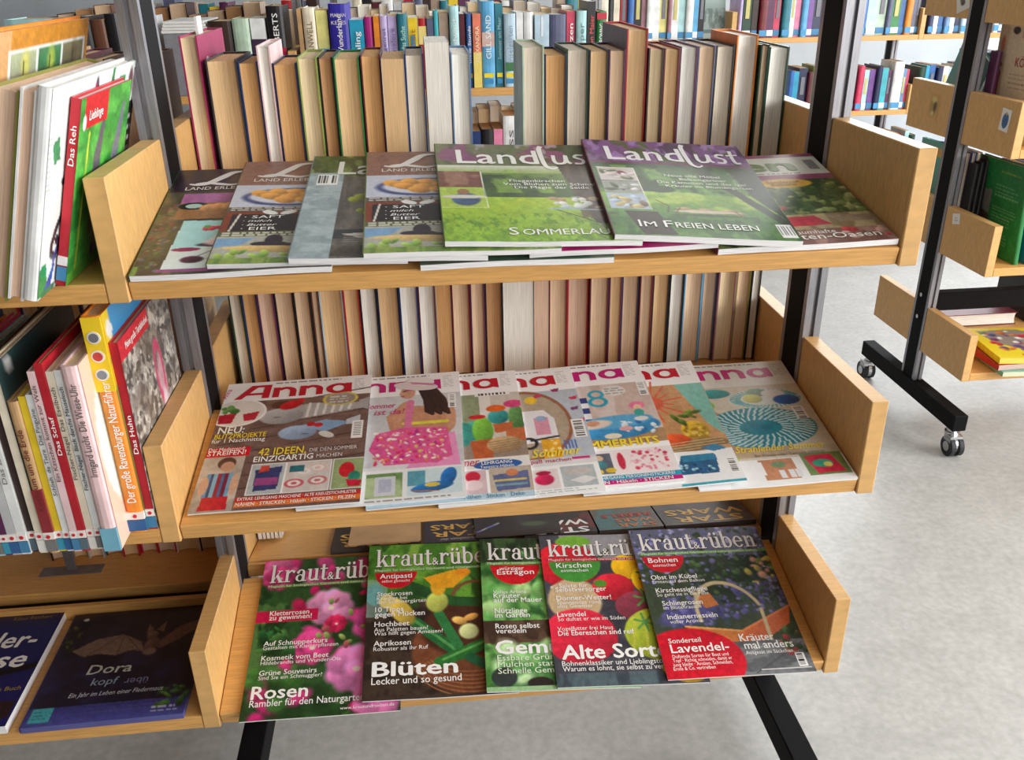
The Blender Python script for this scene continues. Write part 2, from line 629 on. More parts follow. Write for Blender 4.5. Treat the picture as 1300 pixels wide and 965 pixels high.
def script_title():
    """slanted script 'Land'"""
    s = Shape2()
    s.stroke([(-.10, .10), (.15, .02), (.42, .16), (.74, .62), (.96, .94), (1.25, 1.04), (1.50, .96)], [.07, .15, .22, .25, .2, .13, .06])
    s.stroke([(.06, .10), (.35, .16), (.70, .05), (1.02, -.04), (1.36, .10)], [.07, .15, .17, .14, .06])
    x = 1.45
    for k in range(3):
        if k == 0 or k == 2:
            s.stroke([(x + .62, .5), (x + .4, .55), (x + .12, .3), (x + .08, .06), (x + .25, .0), (x + .55, .35)], [.08, .12, .15, .15, .11, .08])
            s.stroke([(x + .7, .55 if k == 0 else 1.0), (x + .52, .18), (x + .56, .0), (x + .78, .1)], [.13, .15, .12, .06])
        else:
            s.stroke([(x + .02, .48), (x + .12, .5), (x + .02, .02)], [.08, .13, .15])
            s.stroke([(x + .05, .2), (x + .38, .54), (x + .5, .45), (x + .38, .08), (x + .5, .0), (x + .66, .1)], [.09, .12, .15, .13, .1, .06])
        x += .78
    return s.done()


TITLES = {}


def title(kind):
    if kind not in TITLES:
        TITLES[kind] = {'kraut': serif_title, 'anna': anna_title, 'landlust': landlust_title, 'script': script_title}[kind]()
    return TITLES[kind]


# ------------------------------------------------------------------ printed pictures
class Art:
    """a picture printed on a sheet; u runs left to right, v top to bottom, both 0..1; colours 0..255"""

    def __init__(s, asp, nx=168, ny=None, base=(255, 255, 255), seed=0):
        s.asp = asp
        s.nx, s.ny = nx, ny or int(nx * asp * 0.98)
        s.u, s.v = np.meshgrid(np.linspace(0, 1, s.nx), np.linspace(0, 1, s.ny))
        s.c = np.zeros((s.ny, s.nx, 3)) + np.array(base, float)
        s.rng = np.random.RandomState(seed)

    def noise(s, fu, fv, seed=0, octv=3):
        out = np.zeros_like(s.u)
        amp, tot = 1.0, 0
        for o in range(octv):
            r = np.random.RandomState(seed * 7 + o * 131 + 5)
            gu, gv = int(fu * 2 ** o) + 3, int(fv * 2 ** o) + 3
            g = r.rand(gv, gu)
            x = s.u * fu * 2 ** o
            y = s.v * fv * 2 ** o
            xi, yi = x.astype(int), y.astype(int)
            fx, fy = x - xi, y - yi
            fx, fy = fx * fx * (3 - 2 * fx), fy * fy * (3 - 2 * fy)
            a = g[yi, xi] * (1 - fx) + g[yi, xi + 1] * fx
            b = g[yi + 1, xi] * (1 - fx) + g[yi + 1, xi + 1] * fx
            out += amp * (a * (1 - fy) + b * fy)
            tot += amp
            amp *= 0.55
        return out / tot

    def mix(s, m, col):
        m = np.clip(m, 0, 1)[..., None]
        s.c = s.c * (1 - m) + np.array(col, float) * m
        return s

    def box_mask(s, x0, y0, x1, y1):
        return ((s.u >= x0) & (s.u <= x1) & (s.v >= y0) & (s.v <= y1)).astype(float)

    def rect(s, x0, y0, x1, y1, col, a=1.0):
        return s.mix(s.box_mask(x0, y0, x1, y1) * a, col)

    def grad(s, x0, y0, x1, y1, c0, c1, axis='v'):
        m = s.box_mask(x0, y0, x1, y1)
        t = (s.v - y0) / max(y1 - y0, 1e-6) if axis == 'v' else (s.u - x0) / max(x1 - x0, 1e-6)
        t = np.clip(t, 0, 1)[..., None]
        col = np.array(c0, float) * (1 - t) + np.array(c1, float) * t
        s.c = s.c * (1 - m[..., None]) + col * m[..., None]
        return s

    def tex(s, col, fu, fv, seed=0, thr=0.5, soft=0.08, a=1.0, m=None, octv=3):
        n = s.noise(fu, fv, seed, octv)
        k = np.clip((n - thr) / soft + 0.5, 0, 1) * a
        if m is not None:
            k = k * m
        return s.mix(k, col)

    def ell(s, cx, cy, rx, ry, col, rot=0, soft=0.12, a=1.0, shade=0.0, col2=None):
        """ellipse; rx, ry both in units of the width"""
        dx = s.u - cx
        dy = (s.v - cy) * s.asp
        c_, s_ = math.cos(R(rot)), math.sin(R(rot))
        p, q = (dx * c_ + dy * s_) / rx, (-dx * s_ + dy * c_) / ry
        d = np.sqrt(p * p + q * q)
        m = np.clip((1 - d) / soft, 0, 1) * a
        col = np.array(col, float)
        if shade:
            l = np.clip(-0.6 * dx / rx - 0.7 * dy / ry, -1, 1)
            cc = np.clip(col[None, None] * (1 + shade * l[..., None]), 0, 255)
            s.c = s.c * (1 - m[..., None]) + cc * m[..., None]
        else:
            s.mix(m, col)
        if col2 is not None:
            s.mix(np.clip((0.55 - d) / 0.4, 0, 1) * a, col2)
        return s

    def ring(s, cx, cy, rx, ry, w, col, rot=0, a0=None, a1=None):
        dx = s.u - cx
        dy = (s.v - cy) * s.asp
        c_, s_ = math.cos(R(rot)), math.sin(R(rot))
        p, q = (dx * c_ + dy * s_) / rx, (-dx * s_ + dy * c_) / ry
        d = np.abs(np.sqrt(p * p + q * q) - 1) * min(rx, ry)
        m = np.clip((w / 2 - d) / (w * 0.3) + 0.5, 0, 1)
        if a0 is not None:
            an = np.degrees(np.arctan2(-q, p)) % 360
            m = m * ((an >= a0) & (an <= a1))
        return s.mix(m, col)

    def poly(s, pts, col, a=1.0):
        pts = [(x, y) for x, y in pts]
        inside = np.zeros(s.u.shape, bool)
        j = len(pts) - 1
        for i in range(len(pts)):
            xi, yi = pts[i]
            xj, yj = pts[j]
            if yi != yj:
                cond = ((yi > s.v) != (yj > s.v)) & (s.u < (xj - xi) * (s.v - yi) / (yj - yi) + xi)
                inside ^= cond
            j = i
        return s.mix(inside * a, col)

    def line(s, pts, w, col, a=1.0):
        d = np.full(s.u.shape, 9.0)
        for (x0, y0), (x1, y1) in zip(pts[:-1], pts[1:]):
            y0, y1 = y0 * s.asp, y1 * s.asp
            L = (x1 - x0) ** 2 + (y1 - y0) ** 2 + 1e-9
            t = np.clip(((s.u - x0) * (x1 - x0) + (s.v * s.asp - y0) * (y1 - y0)) / L, 0, 1)
            d = np.minimum(d, np.hypot(s.u - x0 - t * (x1 - x0), s.v * s.asp - y0 - t * (y1 - y0)))
        return s.mix(np.clip((w / 2 - d) / 0.004 + 0.5, 0, 1) * a, col)

    def scatter(s, n, box, r0, r1, cols, flat=1.0, shade=0.3, seed=1, soft=0.3, a=1.0):
        r = np.random.RandomState(seed)
        for k in range(n):
            x = box[0] + r.rand() * (box[2] - box[0])
            y = box[1] + r.rand() * (box[3] - box[1])
            q = r0 + r.rand() * (r1 - r0)
            s.ell(x, y, q, q * flat * (0.6 + 0.6 * r.rand()), cols[r.randint(len(cols))], r.rand() * 180, soft, a, shade)
        return s

    def leaves(s, n, box, r0, r1, cols, seed=3, a=1.0):
        return s.scatter(n, box, r0, r1, cols, 0.42, 0.35, seed, 0.35, a)

    def lines_of_text(s, x0, y0, x1, n, dy, col, seed=2, h=0.010, a=0.75):
        r = np.random.RandomState(seed)
        for k in range(n):
            y = y0 + k * dy
            x = x0
            e = x1 - r.rand() * 0.25 * (x1 - x0)
            while x < e:
                w = 0.015 + r.rand() * 0.05
                s.rect(x, y, min(x + w, e), y + h, col, a)
                x += w + 0.012
        return s

    def barcode(s, x0, y0, x1, y1, seed=4, horiz=True):
        s.rect(x0, y0, x1, y1, (240, 240, 240))
        r = np.random.RandomState(seed)
        t = 0.08
        while t < 0.9:
            w = 0.03 + 0.05 * r.rand()
            if horiz:
                s.rect(x0 + t * (x1 - x0), y0 + .1 * (y1 - y0), x0 + (t + w) * (x1 - x0), y1 - .2 * (y1 - y0), (30, 30, 30))
            else:
                s.rect(x0 + .15 * (x1 - x0), y0 + t * (y1 - y0), x1 - .15 * (x1 - x0), y0 + (t + w) * (y1 - y0), (30, 30, 30))
            t += w + 0.04 + 0.04 * r.rand()
        return s


def sheet_mesh(name, art, fn):
    """grid mesh carrying the picture; fn(u, v arrays) -> xyz arrays"""
    x, y, z = fn(art.u, art.v)
    V = np.stack([x, y, z], -1).reshape(-1, 3)
    ny, nx = art.u.shape
    i = np.arange((ny - 1) * (nx - 1))
    r_, c_ = i // (nx - 1), i % (nx - 1)
    a = r_ * nx + c_
    F = np.stack([a, a + nx, a + nx + 1, a + 1], -1)
    me = bpy.data.meshes.new(name)
    me.vertices.add(len(V))
    me.vertices.foreach_set('co', V.ravel())
    me.loops.add(F.size)
    me.loops.foreach_set('vertex_index', F.ravel())
    me.polygons.add(len(F))
    me.polygons.foreach_set('loop_start', np.arange(0, F.size, 4))
    me.polygons.foreach_set('use_smooth', np.ones(len(F), bool))
    me.update(calc_edges=True)
    if nx >= 80:        # the mottling of a printed photograph
        k_ = np.clip(1.25 - art.c.mean(-1) / 255 * 1.25, 0.03, 1)
        art.c = art.c * (1 + k_ * (.30 * (art.noise(34, 40, 91, 2) - .5) + .2 * (art.rng.rand(ny, nx) - .5)))[..., None]
    at = me.color_attributes.new('Col', 'FLOAT_COLOR', 'POINT')
    C4 = np.concatenate([linnp(art.c).reshape(-1, 3), np.ones((len(V), 1))], 1)
    at.data.foreach_set('color', C4.ravel())
    return me


def print_mesh(name, items, fn):
    """items: list of (verts2D in sheet coordinates, faces, colour); fn maps u, v -> xyz"""
    V, F, C = [], [], []
    for v, f, c in items:
        b = len(V)
        v = np.array(v, float)
        x, y, z = fn(v[:, 0], v[:, 1])
        if v.shape[1] > 2:
            e = 1e-4
            q0 = np.stack(fn(v[:, 0], v[:, 1]), -1)
            nn = np.cross(np.stack(fn(v[:, 0], v[:, 1] + e), -1) - q0, np.stack(fn(v[:, 0] + e, v[:, 1]), -1) - q0)
            nn /= np.linalg.norm(nn, axis=1)[:, None] + 1e-20
            q0 = q0 + nn * v[:, 2:3] * 2.5e-5
            x, y, z = q0.T
        V += list(zip(x.tolist(), y.tolist(), z.tolist()))
        F += [tuple(i + b for i in q) for q in f]
        C += [lin(c) + (1.0,)] * len(v)
    me = bpy.data.meshes.new(name)
    me.from_pydata(V, [], F)
    at = me.color_attributes.new('Col', 'FLOAT_COLOR', 'POINT')
    at.data.foreach_set('color', np.array(C).ravel())
    me.update()
    return me


def place_text(shape, u, v, size, asp, w=None, rot=0.0, xs=1.0):
    """shape -> sheet coordinates (u, v); size: letter size in widths"""
    P, f = shape
    P = np.array(P, float)
    sx = size * xs
    if w is not None:
        sx = w / max(P[:, 0].max(), 1e-6)
    x = P[:, 0] * sx
    y = P[:, 1] * size
    c_, s_ = math.cos(R(rot)), math.sin(R(rot))
    q = np.c_[u + x * c_ - y * s_, v - (x * s_ + y * c_) / asp]
    return (np.c_[q, P[:, 2]] if P.shape[1] > 2 else q), f


# ------------------------------------------------------------------ magazines
def magazine(label, shelf, anchor, pos, ang, w, h, th, zl, zr, art, texts, titles, spine=None, wave=0.0006, pages=(238, 236, 238), group=None, name='magazine', lift=0.0006, seed=1, mat=None, cat='magazine', extra=()):
    """anchor 'L'/'R': which front corner pos=(x, distance up the slope) gives; zl/zr: height of the underside at left/right edge"""
    t = TILT[shelf] if shelf is not None else 0
    asp = h / w
    ox = 0 if anchor == 'L' else -w
    base = mat if mat is not None else Matrix.Translation((0, YOFF[shelf], ZS[shelf])) @ Matrix.Rotation(R(t), 4, 'X') @ Matrix.Translation((pos[0], pos[1], lift)) @ Matrix.Rotation(R(ang), 4, 'Z') @ Matrix.Translation((ox, 0, 0))
    root = empty(name, base)
    tag(root, label, cat, group)
    rs_ = np.random.RandomState(seed)
    p1, p2 = rs_.rand(2) * 6

    def bot(x, y):
        k = np.clip(x / w, 0, 1)
        return zl + (zr - zl) * k + wave * (np.sin(x * 31 + p1) * np.exp(-y * 9) + 0.6 * np.sin(x * 17 + y * 14 + p2) + 1.6)

    def top(eps):
        def fn(u, v):
            x, y = u * w, (1 - v) * h
            return x, y, bot(x, y) + th + eps
        return fn

    cv = obj('cover', sheet_mesh('cover', art, top(0.0002)), PRINT, root)
    # page block
    n, m_ = 14, 6
    V, F = [], []
    e = 0.0006
    for lev in (0, 1):
        for j in range(m_ + 1):
            for i in range(n + 1):
                x = e + (w - 2 * e) * i / n
                y = e + (h - 2 * e) * j / m_
                V.append((x, y, float(bot(np.array(x), np.array(y))) + (th if lev else 0)))
    st = n + 1
    o = st * (m_ + 1)
    for j in range(m_):
        for i in range(n):
            a = j * st + i
            F.append((a, a + st, a + st + 1, a + 1))
            F.append((o + a, o + a + 1, o + a + st + 1, o + a + st))
    for i in range(n):
        F.append((i, i + 1, o + i + 1, o + i))
        a = m_ * st + i
        F.append((a, o + a, o + a + 1, a + 1))
    for j in range(m_):
        a = j * st
        F.append((a, o + a, o + a + st, a + st))
        a = j * st + n
        F.append((a, a + st, o + a + st, o + a))
    me = bpy.data.meshes.new('page_block')
    me.from_pydata(V, [], F)
    me.update()
    obj('page_block', me, plain('magazine_pages_%d_%d_%d' % tuple(pages), pages, 0.6, 0.3, vary=0.10, scale=30, stretch=(1, 1, 60)), root)
    if spine is not None:
        V, F = [], []
        for j in range(m_ + 1):
            y = h * j / m_
            z0 = float(bot(np.array(0.0), np.array(y)))
            V += [(-0.0006, y, z0), (-0.0006, y, z0 + th + 0.0002), (0.0008, y, z0 + th + 0.00025)]
        for j in range(m_):
            a = j * 3
            F += [(a, a + 3, a + 4, a + 1), (a + 1, a + 4, a + 5, a + 2)]
        me = bpy.data.meshes.new('spine')
        me.from_pydata(V, [], F)
        me.update()
        obj('spine', me, plain('spine_%d_%d_%d' % spine, spine, 0.35), root)
    items = []
    for kind, u, v, ww, hh, col, shadow in titles:
        P, f = title(kind)
        if shadow is not None:
            q, f2 = place_text((P, f), u + 0.006, v + 0.005, hh, asp, ww)
            items.append((q, f2, shadow))
        q, f2 = place_text((P, f), u, v, hh, asp, ww)
        items.append((q, f2, col))
    # shadows lie just below their letters
    if items:
        sh = [it for k, it in enumerate(items) if titles[0][6] is not None and k % 2 == 0]
        fr = [it for it in items if not any(it is q for q in sh)]
        if sh:
            obj('title_shadow_print', print_mesh('title_shadow_print', sh, top(0.0004)), PRINT, cv)
        obj('title_lettering', print_mesh('title_lettering', fr, top(0.0006)), PRINT, cv)
    for nm_, polys in extra:
        obj(nm_, print_mesh(nm_, [(np.array(p_), [tuple(range(len(p_)))], c_) for p_, c_ in polys], top(0.0009)), PRINT, cv)
    small = []
    for tx in texts:
        s_, u, v, size, col = tx[:5]
        o_ = tx[5] if len(tx) > 5 else {}
        q, f2 = place_text(text_shape(s_, o_.get('b', 0.0), o_.get('sh', 0.0)), u, v, size, asp, o_.get('w'), o_.get('rot', 0.0), o_.get('xs', 1.0))
        small.append((q, f2, col))
    if small:
        obj('cover_lettering', print_mesh('cover_lettering', small, top(0.0007)), PRINT, cv)
    return root


# ------------------------------------------------------------------ top shelf: country living magazines
WH = (246, 246, 244)
LW, LH = 0.224, 0.295
LA = LH / LW
G_TOP = 'country magazines fanned out on the top shelf'


def art_berry():
    a = Art(LA, base=(58, 54, 50))
    a.tex((84, 88, 62), 9, 10, 1, .5, .2, .8).tex((120, 104, 78), 12, 12, 2, .6, .15, .7, a.box_mask(0, .3, .2, 1))
    a.rect(0, 0, 1, .25, (44, 34, 44)).tex((70, 52, 84), 5, 3, 4, .55, .2, .7, a.box_mask(0, 0, 1, .25))
    a.scatter(70, (0, .35, .13, .98), .008, .026, [(86, 104, 60), (120, 70, 66), (86, 96, 110), (130, 112, 86), (60, 76, 50)], seed=3, soft=.5)
    a.rect(.1, .27, .8, .37, (172, 110, 168)).tex((140, 84, 140), 12, 4, 6, .5, .2, .6, a.box_mask(.1, .27, .8, .37))
    a.rect(.1, .37, .8, .53, (150, 110, 72))
    a.ell(.18, .40, .09, .05, (28, 40, 40)).ell(.18, .40, .05, .03, (170, 200, 200))
    for k in range(9):
        a.ell(.26 + k * .06, .42 - .012 * math.sin(k), .05, .055, (196, 146 - 6 * (k % 2), 96), 30, .3, 1, .35)
    a.poly([(.45, .48), (.62, .42), (.7, .46), (.5, .5)], (58, 44, 46)).rect(.66, .49, .8, .53, (196, 160, 90))
    a.line([(.8, .27), (.8, .53)], .006, (220, 190, 150))
    a.poly([(.16, .54), (1, .60), (1, .96), (.14, .96)], (214, 232, 236))
    a.poly([(.16, .54), (.42, .555), (.30, .8), (.15, .8)], (170, 222, 232))
    a.poly([(.45, .58), (1, .61), (1, .70), (.45, .68)], (236, 230, 214))
    for k in range(6):
        a.ell(.30 + .028 * (k % 4), .615 + .012 * (k // 3), .026, .022, (200, 60, 80), 0, .3, 1, .4)
    a.ell(.30, .605, .02, .02, (96, 150, 90)).ell(.40, .605, .02, .02, (96, 150, 90))
    a.ell(.5, .765, .24, .035, (70, 56, 76)).ell(.5, .745, .21, .06, (226, 196, 206), 0, .2, 1, .12).rect(.68, .72, 1, .8, (158, 190, 176))
    a.poly([(.56, .82), (1, .76), (1, .86), (.56, .84)], (196, 180, 130))
    a.ell(.23, .80, .08, .022, (150, 40, 90))
    for x in (.28, .42):
        a.ell(x, .885, .068, .042, (70, 26, 52), 0, .25, 1, .5)
    a.line([(.3, .86), (.36, .82), (.42, .86)], .007, (120, 90, 70))
    a.poly([(.58, .93), (.6, .86), (.95, .84), (1, .93)], (150, 34, 52)).ell(.78, .895, .11, .055, (48, 46, 46))
    a.rect(.12, .955, 1, .978, (140, 70, 130)).tex((120, 170, 70), 14, 3, 8, .5, .1, .8, a.box_mask(0, .93, .12, 1))
    return a


def art_saft():
    a = Art(LA, base=(86, 74, 54))
    a.tex((56, 52, 36), 10, 12, 1, .5, .2, .9).tex((120, 124, 74), 16, 16, 2, .62, .1, .8).tex((40, 34, 28), 8, 8, 5, .62, .1, .8)
    a.rect(0, 0, .45, .27, (146, 108, 96)).tex((128, 92, 84), 6, 5, 6, .5, .3, .8, a.box_mask(0, 0, .45, .27))
    a.rect(.45, 0, 1, .27, (92, 80, 62)).tex((74, 82, 50), 10, 8, 7, .5, .2, .8, a.box_mask(.45, 0, 1, .27))
    a.scatter(14, (.66, .5, 1, .96), .02, .05, [(150, 150, 70), (196, 140, 60), (110, 120, 60), (90, 60, 80)], seed=3)
    a.ell(.82, .79, .05, .03, (224, 160, 60), 0, .4)
    a.rect(.0, .27, .62, .52, (196, 200, 216))
    a.ell(.34, .40, .3, .13, (70, 80, 130)).ell(.34, .395, .26, .105, (206, 208, 222))
    for x, y in ((.16, .36), (.26, .345), (.36, .35), (.22, .39), (.33, .40), (.44, .38), (.30, .43), (.42, .43), (.5, .41)):
        a.ell(x, y, .075, .05, (214, 152, 76), 20, .25, 1, .3)
    a.ell(.46, .43, .07, .03, (214, 196, 190))
    a.rect(0, .50, .62, .545, (92, 84, 76)).lines_of_text(.02, .505, .6, 2, .018, (230, 226, 220), 5, .011)
    a.rect(0, .545, .62, .73, (128, 62, 44)).ell(.55, .58, .09, .10, (150, 176, 140), 30, .2, 1, .2)
    a.rect(.04, .57, .47, .73, (40, 36, 44)).line([(.05, .73), (.08, .57)], .012, (220, 214, 206)).line([(.46, .57), (.46, .73)], .012, (220, 214, 206))
    a.ell(.24, .555, .05, .025, (230, 230, 230), 25).ell(.34, .555, .05, .025, (230, 230, 230), -25)
    a.rect(0, .73, .62, .78, (96, 100, 70)).lines_of_text(.02, .738, .6, 2, .02, (232, 230, 222), 9, .012)
    a.rect(0, .775, .64, .96, (176, 178, 168)).poly([(0, .79), (.2, .79), (.12, .86), (0, .87)], (128, 168, 206))
    a.ell(.3, .81, .05, .07, (54, 44, 56)).ell(.28, .84, .1, .03, (54, 48, 66)).ell(.47, .845, .05, .02, (70, 50, 60)).ell(.38, .855, .05, .02, (70, 50, 60))
    a.ell(.34, .885, .33, .04, (200, 172, 116), 4, .2, 1, .2).ell(.55, .87, .09, .03, (150, 150, 80))
    a.scatter(10, (.0, .90, .6, .95), .03, .05, [(150, 180, 90), (196, 210, 150), (110, 150, 70)], .7, .3, 7)
    a.line([(.63, .27), (.64, .96)], .007, (206, 200, 186))
    a.rect(0, .955, 1, 1, (110, 140, 70)).tex((150, 170, 90), 20, 3, 3, .5, .1, .7, a.box_mask(0, .95, 1, 1))
    return a


def art_grey():
    a = Art(LA, base=(112, 108, 104))
    a.tex((86, 82, 80), 14, 4, 1, .5, .2, .8).tex((140, 134, 128), 18, 3, 2, .6, .15, .6)
    a.rect(0, 0, 1, .24, (92, 108, 58)).tex((56, 74, 36), 14, 10, 3, .5, .15, .9, a.box_mask(0, 0, 1, .24)).tex((140, 160, 90), 18, 12, 4, .62, .1, .8, a.box_mask(0, 0, 1, .24))
    a.ell(.42, .05, .05, .04, (196, 60, 60))
    a.rect(0, .2, .2, 1, (150, 166, 172)).tex((186, 200, 204), 8, 20, 6, .5, .2, .7, a.box_mask(0, .2, .2, 1))
    a.barcode(.05, .215, .17, .33, 3)
    a.scatter(26, (.28, .36, .66, .62), .015, .045, [(196, 196, 60), (150, 160, 60), (110, 130, 60), (216, 206, 80)], seed=5)
    a.scatter(12, (.62, .36, 1, .62), .04, .09, [(140, 24, 36), (170, 40, 50), (110, 18, 30)], .8, .4, 6)
    a.ell(.86, .68, .32, .13, (58, 48, 46), 0, .2, 1, .3)
    a.rect(.2, .76, 1, .84, (66, 70, 76)).poly([(.25, .80), (.6, .77), (1, .84), (1, .90), (.45, .88)], (214, 210, 206))
    for k in range(4):
        a.line([(.26, .815 + k * .016), (1, .86 + k * .018)], .008, (150, 146, 142))
    a.rect(.2, .90, 1, .985, (104, 98, 92)).tex((72, 66, 62), 12, 8, 8, .5, .15, .8, a.box_mask(.2, .9, 1, .985))
    a.lines_of_text(.62, .66, .98, 4, .032, (236, 232, 226), 4, .013)
    return a


def art_sommer():
    a = Art(LA, base=(110, 150, 60))
    a.rect(0, 0, 1, .26, (110, 116, 80)).tex((140, 76, 120), 8, 6, 1, .5, .12, .9, a.box_mask(0, 0, 1, .22)).tex((70, 84, 56), 10, 8, 2, .6, .1, .9, a.box_mask(0, 0, 1, .24)).tex((190, 180, 196), 14, 8, 4, .66, .08, .7, a.box_mask(.1, 0, .8, .16))
    a.grad(0, .26, 1, .34, (214, 216, 206), (150, 172, 96))
    a.grad(0, .34, 1, .62, (100, 132, 52), (56, 84, 40)).tex((42, 64, 34), 10, 7, 5, .5, .15, .8, a.box_mask(0, .36, 1, .62)).tex((140, 176, 70), 12, 8, 6, .62, .1, .7, a.box_mask(0, .3, 1, .55))
    a.grad(0, .60, 1, 1, (178, 200, 48), (112, 156, 46)).tex((150, 190, 60), 30, 26, 7, .5, .2, .8, a.box_mask(0, .6, 1, 1)).tex((90, 136, 44), 40, 30, 8, .6, .1, .7, a.box_mask(0, .75, 1, 1))
    a.poly([(.70, .24), (.95, .22), (.96, .62), (.90, .86), (.80, .84), (.76, .62)], (66, 50, 40)).tex((94, 72, 54), 20, 8, 9, .5, .1, .8, a.box_mask(.74, .25, .93, .8))
    a.rect(.93, .36, 1, .8, (96, 84, 50)).rect(.96, .38, 1, .48, (196, 170, 90))
    a.scatter(22, (.60, .60, .98, .70), .02, .045, [(206, 214, 210), (180, 196, 200), (150, 160, 140), (226, 226, 220), (176, 150, 110)], .8, .2, 4)
    a.line([(.58, .705), (1, .725)], .016, (150, 176, 204))
    a.line([(.62, .72), (.96, .93)], .008, (50, 60, 50)).line([(.98, .74), (.84, .95)], .008, (50, 60, 50)).line([(.80, .73), (.84, .9)], .006, (50, 60, 50))
    a.rect(.0, .33, .24, .50, (150, 110, 92)).tex((110, 66, 56), 10, 8, 10, .5, .12, .9, a.box_mask(0, .33, .24, .5))
    a.rect(.0, .50, .24, .70, (170, 196, 80)).ell(.14, .62, .085, .09, (70, 92, 130), 0, .2, 1, .2).ell(.13, .545, .035, .04, (150, 110, 80)).ell(.13, .595, .13, .025, (210, 206, 196))
    a.line([(.245, .33), (.25, .70)], .006, (240, 240, 230)).line([(0, .70), (.25, .70)], .005, (240, 240, 230))
    return a


def art_freien():
    a = Art(LA, base=(70, 110, 52))
    a.rect(0, 0, 1, .27, (124, 84, 140)).tex((166, 130, 190), 16, 10, 1, .55, .1, .9, a.box_mask(0, 0, 1, .27)).tex((70, 50, 80), 12, 8, 2, .58, .1, .9, a.box_mask(0, 0, 1, .27)).tex((80, 100, 60), 10, 8, 3, .68, .06, .9, a.box_mask(0, 0, 1, .27))
    a.rect(0, .25, 1, .275, (104, 50, 90))
    a.grad(0, .275, 1, .62, (44, 84, 48), (90, 140, 56)).tex((30, 58, 36), 9, 8, 5, .52, .12, .8, a.box_mask(0, .275, 1, .58)).tex((120, 168, 80), 12, 10, 6, .64, .08, .7, a.box_mask(.1, .3, 1, .6))
    a.grad(0, .60, 1, .84, (132, 172, 68), (70, 120, 54)).tex((176, 200, 90), 6, 8, 7, .6, .12, .8, a.box_mask(.2, .58, 1, .76))
    a.grad(0, .84, 1, 1, (60, 104, 48), (84, 130, 60)).tex((44, 84, 40), 20, 10, 8, .5, .1, .7, a.box_mask(0, .8, 1, 1))
    a.poly([(.82, .28), (1, .28), (1, .84), (.88, .6)], (44, 58, 40)).poly([(.72, .5), (.8, .52), (1, .84), (1, .95)], (50, 60, 44))
    a.poly([(.10, .78), (.28, .78), (.34, .99), (.16, .99)], (52, 44, 40)).ell(.36, .55, .09, .05, (40, 70, 42))
    for x, y in ((.44, .74), (.50, .76), (.56, .745), (.63, .765), (.70, .75), (.74, .77)):
        a.ell(x, y, .05, .02, (176, 150, 116), 5, .3, 1, .3)
    a.ell(.56, .765, .2, .02, (206, 190, 170)).ell(.56, .80, .22, .014, (60, 76, 44)).line([(.42, .73), (.38, .79)], .008, (110, 76, 50)).line([(.72, .75), (.75, .80)], .008, (110, 76, 50))
    a.line([(.30, .66), (.36, .72), (.34, .78)], .007, (70, 50, 40))
    for y0, y1, cs_ in ((.33, .47, [(206, 196, 196), (120, 70, 80), (90, 110, 70)]), (.475, .60, [(150, 156, 150), (210, 206, 206), (80, 90, 70)]), (.605, .76, [(170, 186, 206), (110, 96, 84), (190, 176, 120)])):
        a.rect(.03, y0, .25, y1, cs_[0]).scatter(14, (.05, y0 + .03, .23, y1 - .02), .02, .05, cs_, .6, .3, int(y0 * 100))
    a.line([(.03, .33), (.25, .33), (.255, .76)], .006, (236, 236, 226))
    a.barcode(.90, .86, .985, .975, 5)
    return a


def art_garden():
    a = Art(LA, base=(80, 104, 60))
    a.tex((52, 76, 40), 10, 12, 1, .5, .12, .9).tex((150, 160, 90), 16, 16, 2, .62, .1, .8)
    a.rect(0, 0, 1, .04, (150, 70, 110)).rect(.1, .04, 1, .26, (226, 226, 216)).rect(.1, .26, 1, .32, (158, 84, 118))
    a.rect(.90, .08, .97, .2, (150, 150, 150)).lines_of_text(.3, .235, .9, 1, .02, (120, 120, 110), 3, .012)
    a.poly([(0, .04), (.3, .04), (.4, .3), (.1, .6), (0, .6)], (186, 196, 170), .6)
    a.scatter(60, (.45, .33, 1, .70), .02, .06, [(120, 136, 80), (86, 110, 60), (160, 166, 110), (60, 86, 44)], .7, .3, 4)
    a.ell(.66, .36, .18, .075, (224, 176, 60))
    a.line([(.30, .44), (.42, .60)], .01, (150, 60, 80))
    for x, y in ((.40, .62), (.46, .60), (.50, .64), (.43, .66)):
        a.ell(x, y, .05, .035, (190, 30, 70), 0, .3, 1, .3)
    a.rect(.3, .71, 1, .86, (176, 160, 120)).tex((120, 100, 70), 10, 4, 6, .5, .1, .7, a.box_mask(.3, .71, 1, .86))
    a.poly([(.36, .735), (.66, .73), (.72, .82), (.44, .83)], (190, 46, 66)).poly([(.72, .73), (.98, .74), (1, .8), (.78, .8)], (150, 130, 110))
    a.rect(.2, .86, 1, 1, (120, 84, 76)).tex((170, 130, 120), 14, 8, 7, .5, .1, .8, a.box_mask(.2, .86, 1, 1)).scatter(8, (.75, .86, 1, .95), .02, .04, [(190, 60, 70), (200, 160, 150)], seed=9)
    return a


def art_plain(c0, c1, seed):
    a = Art(LA, 40, base=c0, seed=seed)
    a.tex(c1, 5, 6, seed, .5, .2, .8)
    return a


SAFT = [('· SAFT', .11, .612, .050, WH, {'xs': 1.6}), ('· milch', .11, .646, .040, WH, {'sh': .3, 'xs': 1.5}), ('· Butter', .11, .682, .040, WH, {'sh': .3, 'xs': 1.5}), ('· EIER', .11, .720, .050, WH, {'xs': 1.6})]
SUBT = ('LAND ERLEBEN UND GENIESSEN', .09, .235, .062, (226, 222, 216), {'b': .008, 'w': .84})

